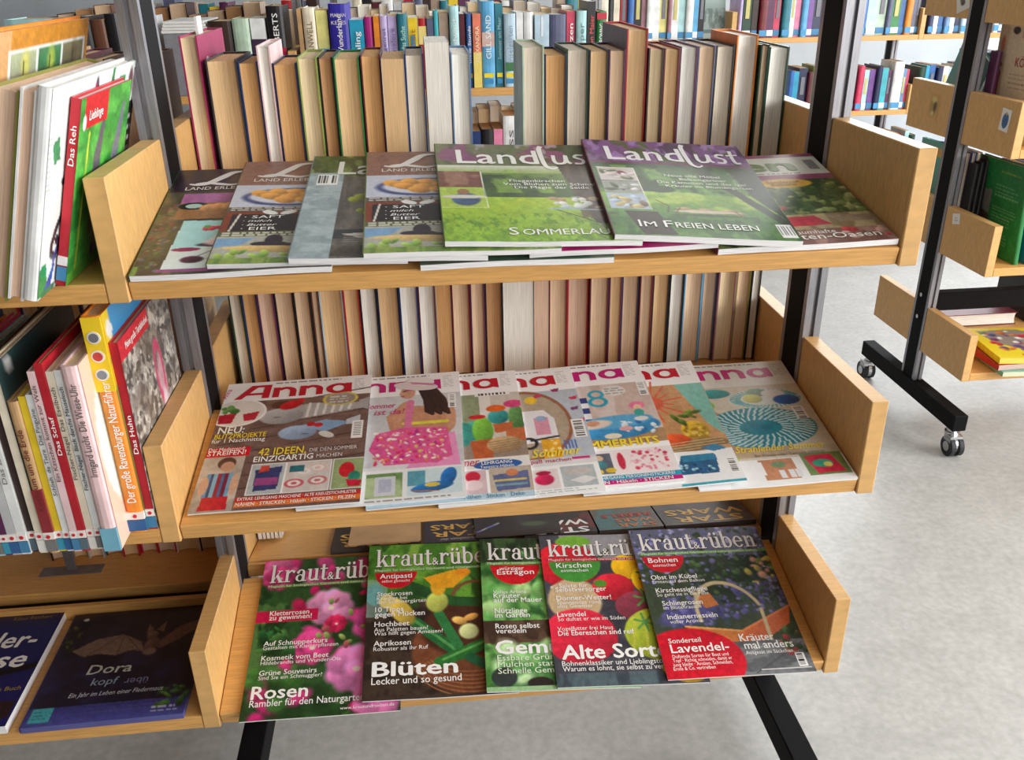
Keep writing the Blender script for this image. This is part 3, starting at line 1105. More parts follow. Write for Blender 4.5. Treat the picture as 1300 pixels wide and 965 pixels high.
magazine('dark country magazine with cherries and a pale blue card, lying leftmost on the top shelf', 0, 'L', (-0.446, 0.0), 0.3, 0.222, LH, 0.0072, 0, 0, art_berry(),
         [SUBT, ('Sommer', .48, .655, .085, (110, 100, 110), {'sh': .3}), ('& Du', .52, .70, .07, (120, 110, 120), {'sh': .3}), ('sofort', .73, .90, .05, WH, {'sh': .2})],
         [('script', .10, .182, .86, .185, (228, 226, 230), None)], spine=(70, 92, 48), group=G_TOP, seed=1)
magazine('country magazine with pastries and a SAFT blackboard, overlapping the leftmost cherry magazine', 0, 'L', (-0.362, 0.006), -0.9, LW, LH, 0.006, 0.0082, 0.0060, art_saft(),
         [SUBT] + SAFT, [('script', .10, .182, .86, .185, (222, 216, 212), None)], spine=(96, 84, 70), group=G_TOP, seed=2)
magazine('grey country magazine with a red rose and a barcode strip, between two SAFT magazines', 0, 'L', (-0.271, -0.001), -1.7, LW, LH, 0.0068, 0.0145, 0.0106, art_grey(),
         [('Munteres für die', .62, .655, .045, WH), ('Patina und altes', .60, .685, .045, WH), ('Silber', .70, .715, .045, WH)],
         [('landlust', .16, .215, .82, .20, (228, 228, 222), None)], spine=(120, 132, 136), group=G_TOP, seed=3)
magazine('country magazine with pastries and a SAFT blackboard, tucked against the sunny lawn magazine', 0, 'L', (-0.187, -0.009), 0.6, LW, LH, 0.006, 0.0216, 0.0154, art_saft(),
         [SUBT] + SAFT, [('script', .10, .182, .86, .185, (226, 222, 218), None)], spine=(110, 120, 70), group=G_TOP, seed=4)
magazine('country magazine with bright green lawn and garden table, headline SOMMERLAUNE', 0, 'L', (-0.096, -0.003), 0.3, LW + .004, LH, 0.0068, 0.0278, 0.0170, art_sommer(),
         [('Fliegenkirschen', .40, .44, .052, WH), ('Vom Blühen zum Schmelz', .36, .475, .052, WH), ('Die Magie der Seide', .42, .51, .052, WH),
          ('S', .33, .945, .115, WH, {'b': .006, 'xs': 1.1}), ('OMMERLAUNE', .400, .945, .09, WH, {'b': .006, 'w': .56})],
         [('landlust', .12, .235, .86, .215, (244, 244, 240), None)], spine=(60, 90, 44), group=G_TOP, seed=5)
magazine('country magazine with purple flowers and glossy green meadow, headline IM FREIEN LEBEN', 0, 'L', (0.098, 0.0), -2.2, LW, LH, 0.008, 0.0255, 0.0105, art_freien(),
         [('Neue alte Möbel', .42, .415, .05, WH), ('Balkongärtner', .50, .452, .05, WH), ('Die Kamelien und der Igel', .36, .489, .05, WH), ('Kräuter im Blumengarten', .40, .526, .05, WH),
          ('I', .150, .925, .115, WH, {'b': .006}), ('M', .178, .925, .09, WH, {'b': .006, 'xs': 1.1}), ('F', .285, .925, .115, WH, {'b': .006, 'xs': 1.1}), ('REIEN LEBEN', .345, .925, .09, WH, {'b': .006, 'w': .45})],
         [('landlust', .12, .235, .84, .215, (244, 242, 246), None)], spine=(96, 34, 52), group=G_TOP, wave=.0004, seed=6)
magazine('garden magazine with a yellow oval badge and red cushion, rightmost on the top shelf', 0, 'R', (0.4475, 0.005), 1.2, LW, 0.272, 0.0075, 0.0, 0.0, art_garden(),
         [('Traumhafte', .42, .905, .06, (240, 236, 226)), ('Duften-Oasen', .33, .955, .085, (240, 238, 232), {'b': .006, 'w': .60}), ('en', .44, .205, .24, (120, 146, 84), {'b': .03, 'w': .38}), ('Sonderteil', .55, .36, .05, (150, 100, 40)), ('Balkone', .57, .39, .05, (150, 100, 40))],
         [], spine=(140, 60, 90), group=G_TOP, seed=7)
magazine('dark green magazine at the bottom of the pile beneath the sunny lawn magazine', 0, 'L', (-0.125, -0.004), -0.5, LW, LH, 0.0072, 0.0, 0.0, art_plain((60, 84, 66), (110, 120, 100), 3), [], [], group=G_TOP, seed=8)
magazine('magenta covered magazine sticking out below the glossy meadow magazine', 0, 'L', (0.000, -0.002), 0.8, LW, LH, 0.0066, 0.0082, 0.0086, art_plain((190, 40, 120), (226, 120, 170), 4), [], [], group=G_TOP, seed=9)

# ------------------------------------------------------------------ middle shelf: needlework magazines
AW, AH = 0.221, 0.290
AA = AH / AW
G_MID = 'needlework magazines overlapping on the middle shelf'
RED, MAG = (196, 20, 48), (196, 24, 120)


def anna_base(hd=.165, top=(248, 248, 250)):
    a = Art(AA, base=(248, 248, 250))
    a.rect(0, 0, 1, hd, top)
    a.lines_of_text(.33, .018, .86, 1, .02, (90, 86, 90), 3, .008, .8)
    a.lines_of_text(.885, .03, .96, 8, .014, (150, 150, 156), 5, .006, .6)
    return a


def art_whales():
    a = anna_base(.17)
    a.rect(0, .17, 1, 1, (112, 88, 82))
    for k in range(9):
        a.line([(-.1, .28 + k * .09), (1.1, .10 + k * .09)], .012, (84, 62, 58))
    a.tex((132, 108, 98), 6, 30, 3, .55, .15, .6, a.box_mask(0, .17, 1, .7))
    a.rect(.3, .17, 1, .26, (130, 104, 90), .6).ell(.42, .22, .09, .05, (96, 62, 46)).rect(.72, .17, .82, .3, (150, 140, 130))
    a.poly([(.40, .25), (.62, .22), (.98, .245), (.98, .29), (.7, .33), (.45, .36)], (176, 174, 172))
    a.ell(.42, .315, .155, .092, (168, 168, 170), 0, .1, 1, .2)
    for k in range(6):
        a.line([(.60 + k * .055, .225 + .006 * k), (.59 + k * .055, .335 - .009 * k)], .020, (226, 224, 222))
    a.poly([(.93, .225), (1, .20), (1, .31), (.93, .285)], (170, 170, 172))
    a.ell(.47, .225, .085, .05, (196, 30, 40), -20, .2, 1, .2).ell(.53, .19, .03, .03, (206, 40, 48)).line([(.38, .325), (.42, .325)], .008, (70, 70, 74))
    a.poly([(.58, .40), (.72, .37), (.9, .40), (.72, .47)], (132, 166, 200))
    a.ell(.55, .46, .13, .078, (150, 172, 200), 0, .1, 1, .2).ell(.74, .49, .06, .03, (214, 212, 206), 30).poly([(.86, .38), (.95, .35), (.95, .42), (.86, .42)], (190, 196, 204))
    a.ell(.63, .40, .03, .025, (196, 40, 48)).ell(.68, .41, .03, .025, (196, 40, 48)).line([(.58, .475), (.62, .475)], .007, (60, 60, 66))
    a.ell(.80, .20, .11, .07, (160, 150, 140), 0, .1, .9).ring(.80, .20, .11, .07, .012, (214, 196, 90)).lines_of_text(.73, .175, .87, 3, .022, (236, 232, 226), 8, .012)
    a.ell(.12, .265, .185, .145, (226, 222, 218), 0, .05).ring(.12, .265, .185, .145, .014, (246, 246, 246))
    a.poly([(.0, .28), (.12, .26), (.1, .35), (.01, .35)], (178, 34, 56)).poly([(.16, .28), (.27, .26), (.25, .33), (.18, .34)], (184, 40, 60)).scatter(12, (.02, .21, .12, .26), .02, .035, [(100, 150, 80), (70, 120, 60)], seed=2)
    a.barcode(.90, .40, .975, .535, 2, False)
    a.rect(0, .545, .27, .615, (206, 20, 40))
    a.rect(0, .615, .255, 1, (196, 186, 176)).tex((150, 140, 130), 5, 8, 6, .5, .2, .7, a.box_mask(0, .615, .255, 1))
    a.ell(.15, .665, .06, .06, (92, 60, 50)).ell(.16, .69, .045, .05, (196, 150, 126))
    for k, c in enumerate([(96, 146, 190), (60, 80, 120), (130, 176, 206), (150, 40, 60), (80, 110, 160), (120, 30, 60), (110, 160, 196)]):
        a.rect(.05 + k * .022, .735, .073 + k * .022, .905, c)
    a.ell(.045, .82, .03, .09, (206, 166, 140)).ell(.225, .82, .025, .10, (206, 166, 140)).poly([(.06, .90), (.21, .90), (.22, .99), (.05, .99)], (190, 30, 46))
    for x0, x1 in ((.315, .515), (.53, .80), (.82, 1)):
        a.rect(x0 - .008, .685, x1 + .008, .905, (238, 238, 236)).rect(x0, .692, x1, .898, (206, 200, 196))
    a.rect(.315, .692, .515, .898, (176, 186, 190)).poly([(.34, .73), (.50, .71), (.49, .87), (.35, .88)], (54, 60, 110)).rect(.35, .79, .49, .84, (150, 70, 130)).poly([(.37, .70), (.42, .70), (.42, .74), (.36, .75)], (196, 70, 60))
    for x, y, c in ((.59, .84, (206, 96, 110)), (.72, .74, (216, 190, 186)), (.73, .83, (196, 120, 126)), (.64, .76, (214, 206, 200))):
        a.ell(x, y, .065, .045, (232, 226, 222), 0, .1).ring(x, y, .05, .034, .014, c).ell(x, y, .02, .014, c)
    a.rect(.55, .715, .64, .76, (40, 110, 120))
    a.rect(.82, .692, 1, .898, (150, 170, 120)).ell(.90, .77, .05, .075, (196, 30, 46)).ell(.95, .82, .04, .05, (40, 130, 110)).poly([(.90, .84), (1, .85), (.99, .89), (.92, .89)], (196, 30, 60))
    a.rect(.26, .912, 1, .945, (196, 44, 44)).rect(.26, .945, 1, .98, (226, 122, 52))
    return a


def art_hat():
    a = anna_base(.19)
    a.grad(0, .19, 1, 1, (206, 208, 212), (226, 226, 228)).tex((186, 190, 196), 5, 4, 4, .5, .2, .6, a.box_mask(0, .3, 1, .75))
    a.poly([(.5, .36), (.62, .28), (.88, .30), (.93, .5), (.86, .62), (.56, .6)], (196, 142, 112))
    a.ell(.60, .33, .05, .13, (204, 152, 122), 20).ell(.93, .40, .035, .14, (204, 152, 122))
    a.ell(.64, .165, .055, .075, (206, 156, 130)).ell(.60, .175, .02, .02, (214, 166, 140))
    for k in range(9):
        a.line([(.72 + k * .012, .13), (.76 + k * .016, .24), (.77 + k * .018, .34 + .012 * (k % 3))], .03, (48 + 6 * (k % 3), 34 + 4 * (k % 3), 38))
    a.ell(.615, .152, .012, .008, (60, 44, 44)).ell(.605, .195, .014, .008, (176, 80, 84))
    a.line([(.62, .43), (.90, .43)], .03, (226, 214, 70)).line([(.66, .25), (.64, .5)], .05, (216, 120, 160))
    a.poly([(.80, .55), (.95, .52), (.98, .80), (.62, .80)], (232, 150, 196))
    a.poly([(.44, .50), (.62, .46), (.90, .48), (.93, .70), (.84, .745), (.50, .74), (.40, .62)], (222, 90, 150))
    m = ((a.v > .46) & (a.v < .745) & (a.u > .42) & (a.u < .92)).astype(float)
    a.scatter(170, (.44, .49, .90, .73), .010, .024, [(240, 200, 210), (214, 40, 110), (240, 130, 160), (226, 190, 120), (250, 236, 230), (190, 40, 140), (236, 110, 90)], .6, .1, 9, .4)
    a.barcode(.915, .20, .965, .32, 3, False)
    a.rect(0, .775, 1, 1, (232, 236, 238))
    a.rect(.40, .80, .62, .965, (176, 196, 150)).tex((90, 130, 70), 8, 8, 7, .5, .1, .8, a.box_mask(.40, .8, .62, .965)).rect(.45, .82, .58, .95, (206, 212, 220)).rect(.475, .84, .555, .93, (180, 186, 206))
    a.rect(.65, .79, .98, .965, (206, 226, 232)).rect(.65, .80, .76, .90, (90, 160, 180))
    a.ell(.80, .915, .135, .045, (36, 112, 178), -8, .1, 1, .25).ell(.90, .85, .05, .085, (30, 106, 176), 15, .1, 1, .25).ell(.80, .90, .05, .02, (222, 196, 80)).line([(.68, .935), (.84, .945)], .008, (206, 120, 60))
    a.lines_of_text(.40, .978, .95, 1, .02, (120, 120, 130), 5, .009)
    return a


def art_cactus():
    a = anna_base(.20)
    a.rect(0, .20, 1, .72, (206, 198, 188)).rect(.60, .2, .72, .5, (130, 146, 110), .8).rect(.72, .2, .8, .6, (226, 222, 216))
    a.rect(0, .60, 1, .75, (150, 134, 120))
    a.ell(.68, .50, .09, .11, (70, 160, 140), 0, .15, 1, .25).ell(.60, .52, .08, .13, (60, 150, 140)).ell(.73, .50, .075, .15, (120, 186, 70), 0, .15, 1, .25).ell(.84, .40, .075, .085, (50, 150, 150), 0, .15, 1, .25).ell(.96, .42, .06, .15, (90, 140, 80), 0, .15, 1, .25)
    a.ell(.70, .39, .06, .025, (206, 40, 50)).ell(.83, .33, .07, .04, (220, 100, 40)).ell(.95, .30, .07, .045, (216, 70, 130))
    a.poly([(.64, .58), (.80, .57), (.78, .72), (.66, .72)], (190, 96, 56)).poly([(.80, .46), (.93, .45), (.92, .52), (.81, .53)], (196, 104, 62)).rect(.88, .5, 1, .6, (196, 110, 70))
    a.ell(.86, .62, .12, .085, (186, 156, 116), 0, .1, 1, .2)
    for k in range(6):
        a.line([(.76, .60 + k * .018), (.96, .58 + k * .016)], .006, (140, 108, 76))
    a.rect(0, .715, 1, .79, (232, 230, 226)).ell(.80, .765, .155, .048, (40, 96, 168), 0, .06)
    a.rect(.56, .80, .72, .96, (214, 190, 196)).ell(.64, .84, .05, .05, (206, 40, 70)).ell(.64, .90, .06, .05, (236, 214, 220))
    a.rect(.74, .79, 1, .96, (190, 176, 160)).poly([(.76, .84), (.98, .82), (.98, .94), (.78, .95)], (96, 106, 150)).rect(.77, .87, .97, .885, (206, 190, 110)).rect(.77, .905, .97, .92, (120, 160, 170)).ell(.88, .83, .04, .035, (206, 130, 90))
    a.rect(0, .962, 1, 1, (186, 214, 230))
    a.barcode(.70, .19, .94, .215, 2)
    return a


def art_caravan():
    a = anna_base(.20)
    a.rect(0, .20, 1, .76, (184, 194, 206))
    a.ell(.60, .47, .30, .36, (176, 160, 140), 0, .04).ring(.60, .47, .30, .36, .024, (150, 96, 70))
    a.ell(.67, .27, .045, .045, (236, 196, 60)).poly([(.45, .40), (.52, .36), (.74, .36), (.80, .44), (.80, .62), (.45, .62)], (230, 228, 232)).rect(.66, .42, .76, .56, (216, 150, 170)).ell(.71, .43, .04, .03, (150, 170, 200)).ell(.55, .46, .05, .05, (120, 160, 206)).ring(.60, .62, .05, .05, .022, (40, 40, 46)).line([(.62, .60), (.80, .58)], .018, (50, 50, 56))
    a.rect(.68, .60, .80, .74, (230, 170, 50)).scatter(10, (.69, .61, .79, .73), .012, .016, [(246, 226, 150)], 1, 0, 4)
    for k in range(4):
        a.line([(.83 + k * .022, .62), (.83 + k * .022, .68)], .012, (80, 110, 180))
    for x, y, c in ((.72, .23, (206, 60, 100)), (.85, .19, (150, 40, 100)), (.96, .27, (196, 50, 90)), (.95, .36, (120, 60, 120)), (.97, .46, (206, 60, 90))):
        a.poly([(x - .03, y), (x + .03, y - .01), (x + .02, y + .02), (x - .02, y + .022)], c)
    a.barcode(.90, .46, .985, .60, 6, False)
    a.rect(0, .74, 1, .82, (214, 212, 214), .7).rect(.85, .745, .96, .765, (196, 60, 130))
    a.rect(.0, .80, 1, 1, (240, 242, 242)).rect(.56, .82, .74, .955, (226, 214, 216)).ell(.65, .89, .065, .055, (206, 36, 90), 0, .2, 1, .2).ell(.65, .845, .05, .02, (180, 30, 76))
    a.rect(.76, .81, .97, .955, (176, 186, 190)).ell(.86, .85, .09, .035, (196, 190, 186)).poly([(.80, .91), (.90, .885), (.97, .91), (.88, .94)], (222, 222, 222)).lines_of_text(.56, .965, .95, 2, .014, (120, 150, 160), 4, .007)
    return a


def art_sea():
    a = anna_base(.20)
    a.rect(0, .20, 1, .70, (214, 200, 196)).tex((196, 172, 160), 14, 4, 4, .5, .2, .7, a.box_mask(0, .2, 1, .7)).rect(0, .6, 1, .7, (176, 140, 104))
    for k in range(3):
        a.rect(.40, .30 + k * .09, .56, .345 + k * .09, (46, 62, 126)); a.rect(.40, .345 + k * .09, .56, .39 + k * .09, (228, 230, 234))
    a.ell(.48, .33, .02, .02, (20, 20, 26)).ell(.48, .43, .02, .02, (20, 20, 26))
    a.ell(.70, .57, .30, .115, (60, 150, 206), -4, .06, 1, .2).ell(.70, .52, .27, .07, (92, 170, 214), -4, .1).ell(.56, .53, .13, .05, (222, 206, 196), -6, .2).ell(.55, .52, .05, .03, (206, 150, 120)).scatter(16, (.75, .52, .98, .62), .02, .035, [(220, 232, 240), (40, 120, 190)], .7, .1, 3)
    a.ell(.76, .58, .05, .025, (226, 170, 176)).ell(.66, .63, .06, .03, (232, 222, 200))
    a.ell(.88, .40, .06, .045, (232, 120, 160), 0, .2).ell(.88, .415, .03, .03, (236, 196, 170)).ell(.88, .46, .035, .04, (60, 170, 160)).ell(.88, .51, .05, .025, (226, 226, 226))
    a.ring(.63, .28, .045, .038, .02, (30, 160, 190)).ring(.63, .345, .055, .045, .022, (30, 160, 190)).ell(.76, .26, .085, .06, (222, 220, 216)).lines_of_text(.70, .235, .83, 3, .02, (130, 130, 130), 6, .01)
    a.barcode(.93, .20, .99, .32, 3, False)
    a.rect(0, .735, 1, .92, (236, 232, 234)).rect(.40, .755, .60, .905, (96, 106, 120)).ell(.52, .79, .035, .03, (206, 176, 150)).ell(.52, .835, .05, .04, (70, 130, 140)).ell(.5, .885, .035, .025, (220, 190, 60)).ell(.58, .88, .035, .025, (220, 190, 60))
    a.rect(.62, .74, .97, .905, (240, 226, 228)).scatter(50, (.72, .75, .95, .89), .010, .02, [(206, 60, 90), (226, 140, 160), (236, 190, 200)], .8, 0, 5).ell(.66, .82, .025, .085, (206, 50, 80))
    a.rect(0, .92, 1, .95, (40, 160, 196)).rect(0, .95, 1, .98, (206, 20, 130))
    return a


def art_sun():
    a = anna_base(.21)
    a.rect(0, .21, 1, .76, (204, 158, 112)).tex((186, 138, 96), 3, 30, 4, .5, .2, .6, a.box_mask(0, .21, .8, .76))
    a.poly([(.80, .21), (1, .21), (1, .66), (.92, .56)], (130, 196, 186))
    for k in range(16):
        t = 2 * math.pi * k / 16 + .2
        L = .15 + .07 * (k % 2) + (.1 if k in (4, 11, 12) else 0)
        a.line([(.60, .36), (.60 + L * math.cos(t), .36 + L * math.sin(t) / AA)], .014, (214, 96, 70))
    a.ell(.60, .36, .09, .09, (212, 92, 66), 0, .2)
    a.ell(.74, .71, .28, .07, (150, 122, 84), 0, .1, 1, .2).ell(.56, .66, .11, .06, (222, 120, 50), 0, .2, 1, .2).ell(.66, .67, .12, .07, (224, 90, 48), 0, .15, 1, .25)
    a.ell(.82, .60, .10, .10, (206, 170, 60), 20, .15, 1, .25)
    a.scatter(36, (.74, .54, .9, .67), .012, .018, [(170, 130, 40), (226, 196, 90)], 1, 0, 8).leaves(12, (.72, .46, .88, .54), .03, .06, [(110, 130, 50), (80, 110, 44)], 5)
    for k in range(5):
        a.line([(.50, .705 + k * .018), (.97, .675 + k * .02)], .008, (206, 180, 136))
    a.rect(0, .765, 1, 1, (236, 238, 240))
    a.poly([(.66, .79), (.88, .80), (.86, .93), (.60, .92)], (36, 92, 136)).rect(.66, .79, .87, .835, (46, 130, 166)).scatter(20, (.63, .85, .85, .91), .01, .016, [(150, 196, 210), (20, 60, 100)], seed=3)
    a.poly([(.80, .745), (.9, .72), (.97, .76), (.88, .775)], (60, 130, 170)).barcode(.93, .83, .985, .94, 3, False).rect(.6, .985, 1, 1, (60, 170, 190))
    return a


def art_crochet():
    a = anna_base(.22, (226, 226, 222))
    a.rect(0, .22, 1, .80, (206, 198, 182)).poly([(.16, .4), (.3, .4), (.8, .8), (.2, .8)], (176, 136, 100), .8)
    a.ell(.37, .275, .13, .055, (40, 150, 150), 0, .1, 1, .2).ell(.28, .37, .07, .06, (130, 190, 80), 0, .1)
    a.ell(.72, .34, .27, .115, (214, 222, 218), 0, .05)
    for k in range(44):
        t = 2 * math.pi * k / 44
        a.line([(.72 + .18 * math.cos(t), .34 + .078 * math.sin(t) / AA), (.72 + .25 * math.cos(t + .1), .34 + .105 * math.sin(t + .1) / AA)], .010, (90, 166, 172))
    a.ell(.68, .285, .08, .05, (120, 150, 130), 0, .15, 1, .2).ell(.63, .335, .075, .055, (196, 196, 110), 0, .15, 1, .2).ell(.79, .30, .09, .05, (222, 218, 214), 0, .15).ell(.86, .36, .10, .06, (50, 90, 160), 0, .15, 1, .2)
    a.ell(.58, .575, .385, .215, (24, 128, 146), 0, .04)
    for ring_, r0, r1, n, sh in ((0, .17, .24, 26, .12), (1, .26, .33, 38, .1), (2, .34, .41, 50, .08)):
        for k in range(n):
            t = 2 * math.pi * k / n + ring_ * .05
            a.line([(.58 + r0 * .88 * math.cos(t), .575 + r0 * .50 * math.sin(t) / AA), (.58 + r1 * .88 * math.cos(t + sh), .575 + r1 * .5 * math.sin(t + sh) / AA)], .013, (196, 220, 222))
    a.ell(.58, .575, .09, .05, (20, 116, 140), 0, .3)
    a.barcode(.86, .42, .94, .53, 5, False)
    a.rect(.2, .74, 1, .82, (190, 176, 150), .6).ell(.28, .80, .06, .03, (170, 200, 60))
    a.rect(.2, .815, 1, 1, (236, 238, 238)).rect(.44, .82, .66, .965, (196, 136, 100)).rect(.22, .835, .46, .93, (238, 238, 240)).ell(.56, .86, .05, .03, (120, 150, 110))
    for x in (.54, .60, .645):
        a.rect(x, .90, x + .035, .955, (226, 226, 230))
    a.rect(.72, .80, .99, .955, (110, 136, 80)).poly([(.74, .815), (.92, .81), (.96, .94), (.78, .945)], (206, 44, 76)).ell(.84, .875, .07, .04, (60, 170, 140)).ell(.87, .885, .03, .025, (220, 210, 110))
    return a


def ellipse_uv(cx, cy, rx, ry, rot=0, n=26):
    c_, s_ = math.cos(R(rot)), math.sin(R(rot))
    return [(cx + rx * math.cos(t) * c_ - ry * math.sin(t) * s_, cy + (rx * math.cos(t) * s_ + ry * math.sin(t) * c_) / AA) for t in [2 * math.pi * k / n for k in range(n)]]


HAT = [('sun_hat_print', [(ellipse_uv(.695, .112, .155, .050, 10), (226, 214, 216)), (ellipse_uv(.725, .078, .098, .062, 6), (238, 232, 232)), ([(.625, .085), (.63, .068), (.822, .098), (.825, .118)], (206, 132, 170))])]


def anna(label, pos, ang, art, texts, col, seed, zl=0.0004, zr=0.0084, anchor='R', extra=()):
    return magazine(label, 1, anchor, pos, ang, AW, AH, 0.0028, zl, zr, art, texts, [('anna', .07, .150, .80, .155, col, None)], group=G_MID, wave=.0005, seed=seed, extra=extra)


YE = (246, 222, 60)
anna('needlework magazine with two crocheted grey and blue whales, leftmost on the middle shelf', (-0.221, 0.010), -1.8, art_whales(),
     [('NEU:', .03, .435, .10, WH, {'b': .02, 'w': .17}), ('BLITZPROJEKTE', .02, .475, .068, YE, {'b': .01, 'w': .33}), ('für 1 Nachmittag', .01, .508, .056, WH, {'b': .008, 'w': .34}),
      ('Der Modetrend:', .01, .572, .05, WH, {'w': .23}), ('STREIFEN!', .01, .605, .062, WH, {'b': .012, 'w': .24}), ('42 IDEEN,', .33, .625, .10, YE, {'b': .012, 'w': .30}), ('DIE DEN SOMMER', .65, .62, .05, (226, 222, 220), {'w': .30}),
      ('EINZIGARTIG', .31, .672, .075, WH, {'b': .018, 'w': .37}), ('MACHEN', .70, .668, .05, (226, 222, 220), {'w': .16}), ('EXTRAS: LEHRGANG MASCHENE · ALTE KREUZSTICHMUSTER', .275, .938, .038, WH, {'b': .008, 'w': .70}),
      ('NÄHEN · STRICKEN · Häkeln · STICKEN · FILZEN', .27, .973, .04, WH, {'b': .01, 'w': .70}), ('Anna', .015, .14, .055, MAG, {'rot': 78})], RED, 11)
anna('needlework magazine showing a woman in a sun hat with a pink crocheted bag', (-0.083, 0.006), -1.3, art_hat(),
     [('Sommer', .36, .29, .085, (206, 40, 120), {'sh': .2, 'w': .20}), ('ist da!', .42, .345, .085, (206, 40, 120), {'sh': .2})], MAG, 12, extra=HAT)
anna('needlework magazine with crocheted cactus pots and a ball of twine', (0.007, 0.0), -0.8, art_cactus(),
     [('Sommer', .45, .765, .11, (196, 40, 90), {'sh': .3, 'w': .24}), ('LEHRGANG', .70, .762, .045, WH, {'b': .01, 'w': .19}), ('Tapestry-Häkeln', .69, .788, .036, WH, {'w': .21}), ('Nähen · Sticken · Deko', .58, .99, .05, (70, 130, 160), {'w': .36})], RED, 13)
anna('needlework magazine with an embroidery hoop showing a white caravan', (0.101, 0.0), 0.5, art_caravan(),
     [('Unser Sommer', .36, .73, .11, YE, {'sh': .35, 'b': .012, 'w': .56}), ('Ideen, die Spaß machen', .34, .775, .05, (186, 30, 80), {'w': .5})], RED, 14)
anna('needlework magazine with a blue crocheted sea cake and mermaid, titled SOMMERHITS', (0.209, 0.008), 0.2, art_sea(),
     [('SOMMERHITS', .36, .715, .105, YE, {'b': .03, 'w': .58}), ('NÄHEN · LEHRGANG PERSONENSTICKEREI', .34, .943, .036, WH, {'b': .008, 'w': .62}), ('STRICKEN · Häkeln · STICKEN', .34, .975, .04, WH, {'b': .012, 'w': .6})], MAG, 15)
anna('needlework magazine with an orange straw sun and a fruit basket', (0.292, 0.0), -0.4, art_sun(), [], RED, 16)
anna('needlework magazine with a turquoise crocheted doily, rightmost on the middle shelf', (0.4475, -0.002), 0.6, art_crochet(),
     [('Strahlender Sommer', .33, .76, .09, YE, {'sh': .35, 'b': .008, 'w': .60}), ('für Kissen oder Taschen gehäkelt', .44, .80, .04, (120, 120, 110), {'w': .46})], MAG, 17, 0.0, 0.0)

# ------------------------------------------------------------------ bottom shelf: organic gardening magazines
KW, KH = 0.228, 0.296
KA = KH / KW
G_LOW = 'gardening magazines overlapping on the bottom shelf'


def halfdisc(a, cx, top, r, col):
    m = ((a.u - cx) ** 2 + ((a.v - top) * a.asp) ** 2 < r * r) & (a.v > top)
    return a.mix(m.astype(float), col)


def art_roses():
    a = Art(KA, base=(46, 84, 44))
    a.tex((26, 58, 30), 7, 8, 1, .5, .15, .9).tex((90, 130, 70), 10, 12, 2, .64, .1, .7)
    a.scatter(26, (0, 0, 1, .2), .05, .12, [(206, 50, 120), (190, 70, 130), (220, 110, 160), (160, 30, 90)], .8, .3, 3, .5)
    a.scatter(24, (.2, .2, 1, 1), .05, .11, [(196, 30, 100), (206, 60, 130), (176, 30, 80)], .8, .3, 4, .5)
    a.scatter(10, (0, .7, .3, 1), .06, .12, [(190, 40, 110), (60, 110, 50), (200, 60, 120)], .8, .3, 14, .5)

    def rose(cx, cy, r, c):
        for k in range(9):
            t = 2 * math.pi * k / 9
            f = .8 + .25 * ((k * 7) % 5) / 5
            a.ell(cx + r * .55 * math.cos(t), cy + r * .5 * math.sin(t) / KA, r * .55, r * .45, tuple(min(255, x * f * 1.08) for x in c), math.degrees(t), .35, 1, .3)
        a.ell(cx, cy, r * .45, r * .4, tuple(min(255, x * 1.15) for x in c), 0, .5, 1, .2)
        a.ell(cx + r * .05, cy + r * .03, r * .18, r * .14, (246, 224, 210), 0, .5)

    rose(.50, .35, .17, (228, 150, 196)); rose(.86, .47, .20, (216, 84, 160)); rose(.40, .60, .15, (222, 70, 140)); rose(.70, .74, .20, (224, 130, 190)); rose(.85, .93, .16, (224, 120, 180)); rose(.55, .46, .08, (206, 40, 90)); rose(.12, .13, .12, (196, 60, 120))
    a.scatter(14, (.4, .28, .95, .6), .025, .04, [(140, 160, 90), (110, 130, 70), (170, 90, 90)], .7, .3, 7)
    a.leaves(18, (.02, .35, .3, .62), .05, .10, [(44, 100, 50), (30, 76, 40), (70, 120, 60)], 8)
    a.rect(.06, .178, 1, .195, (110, 150, 70))
    a.rect(.0, .352, .42, .425, (196, 24, 76))
    return a


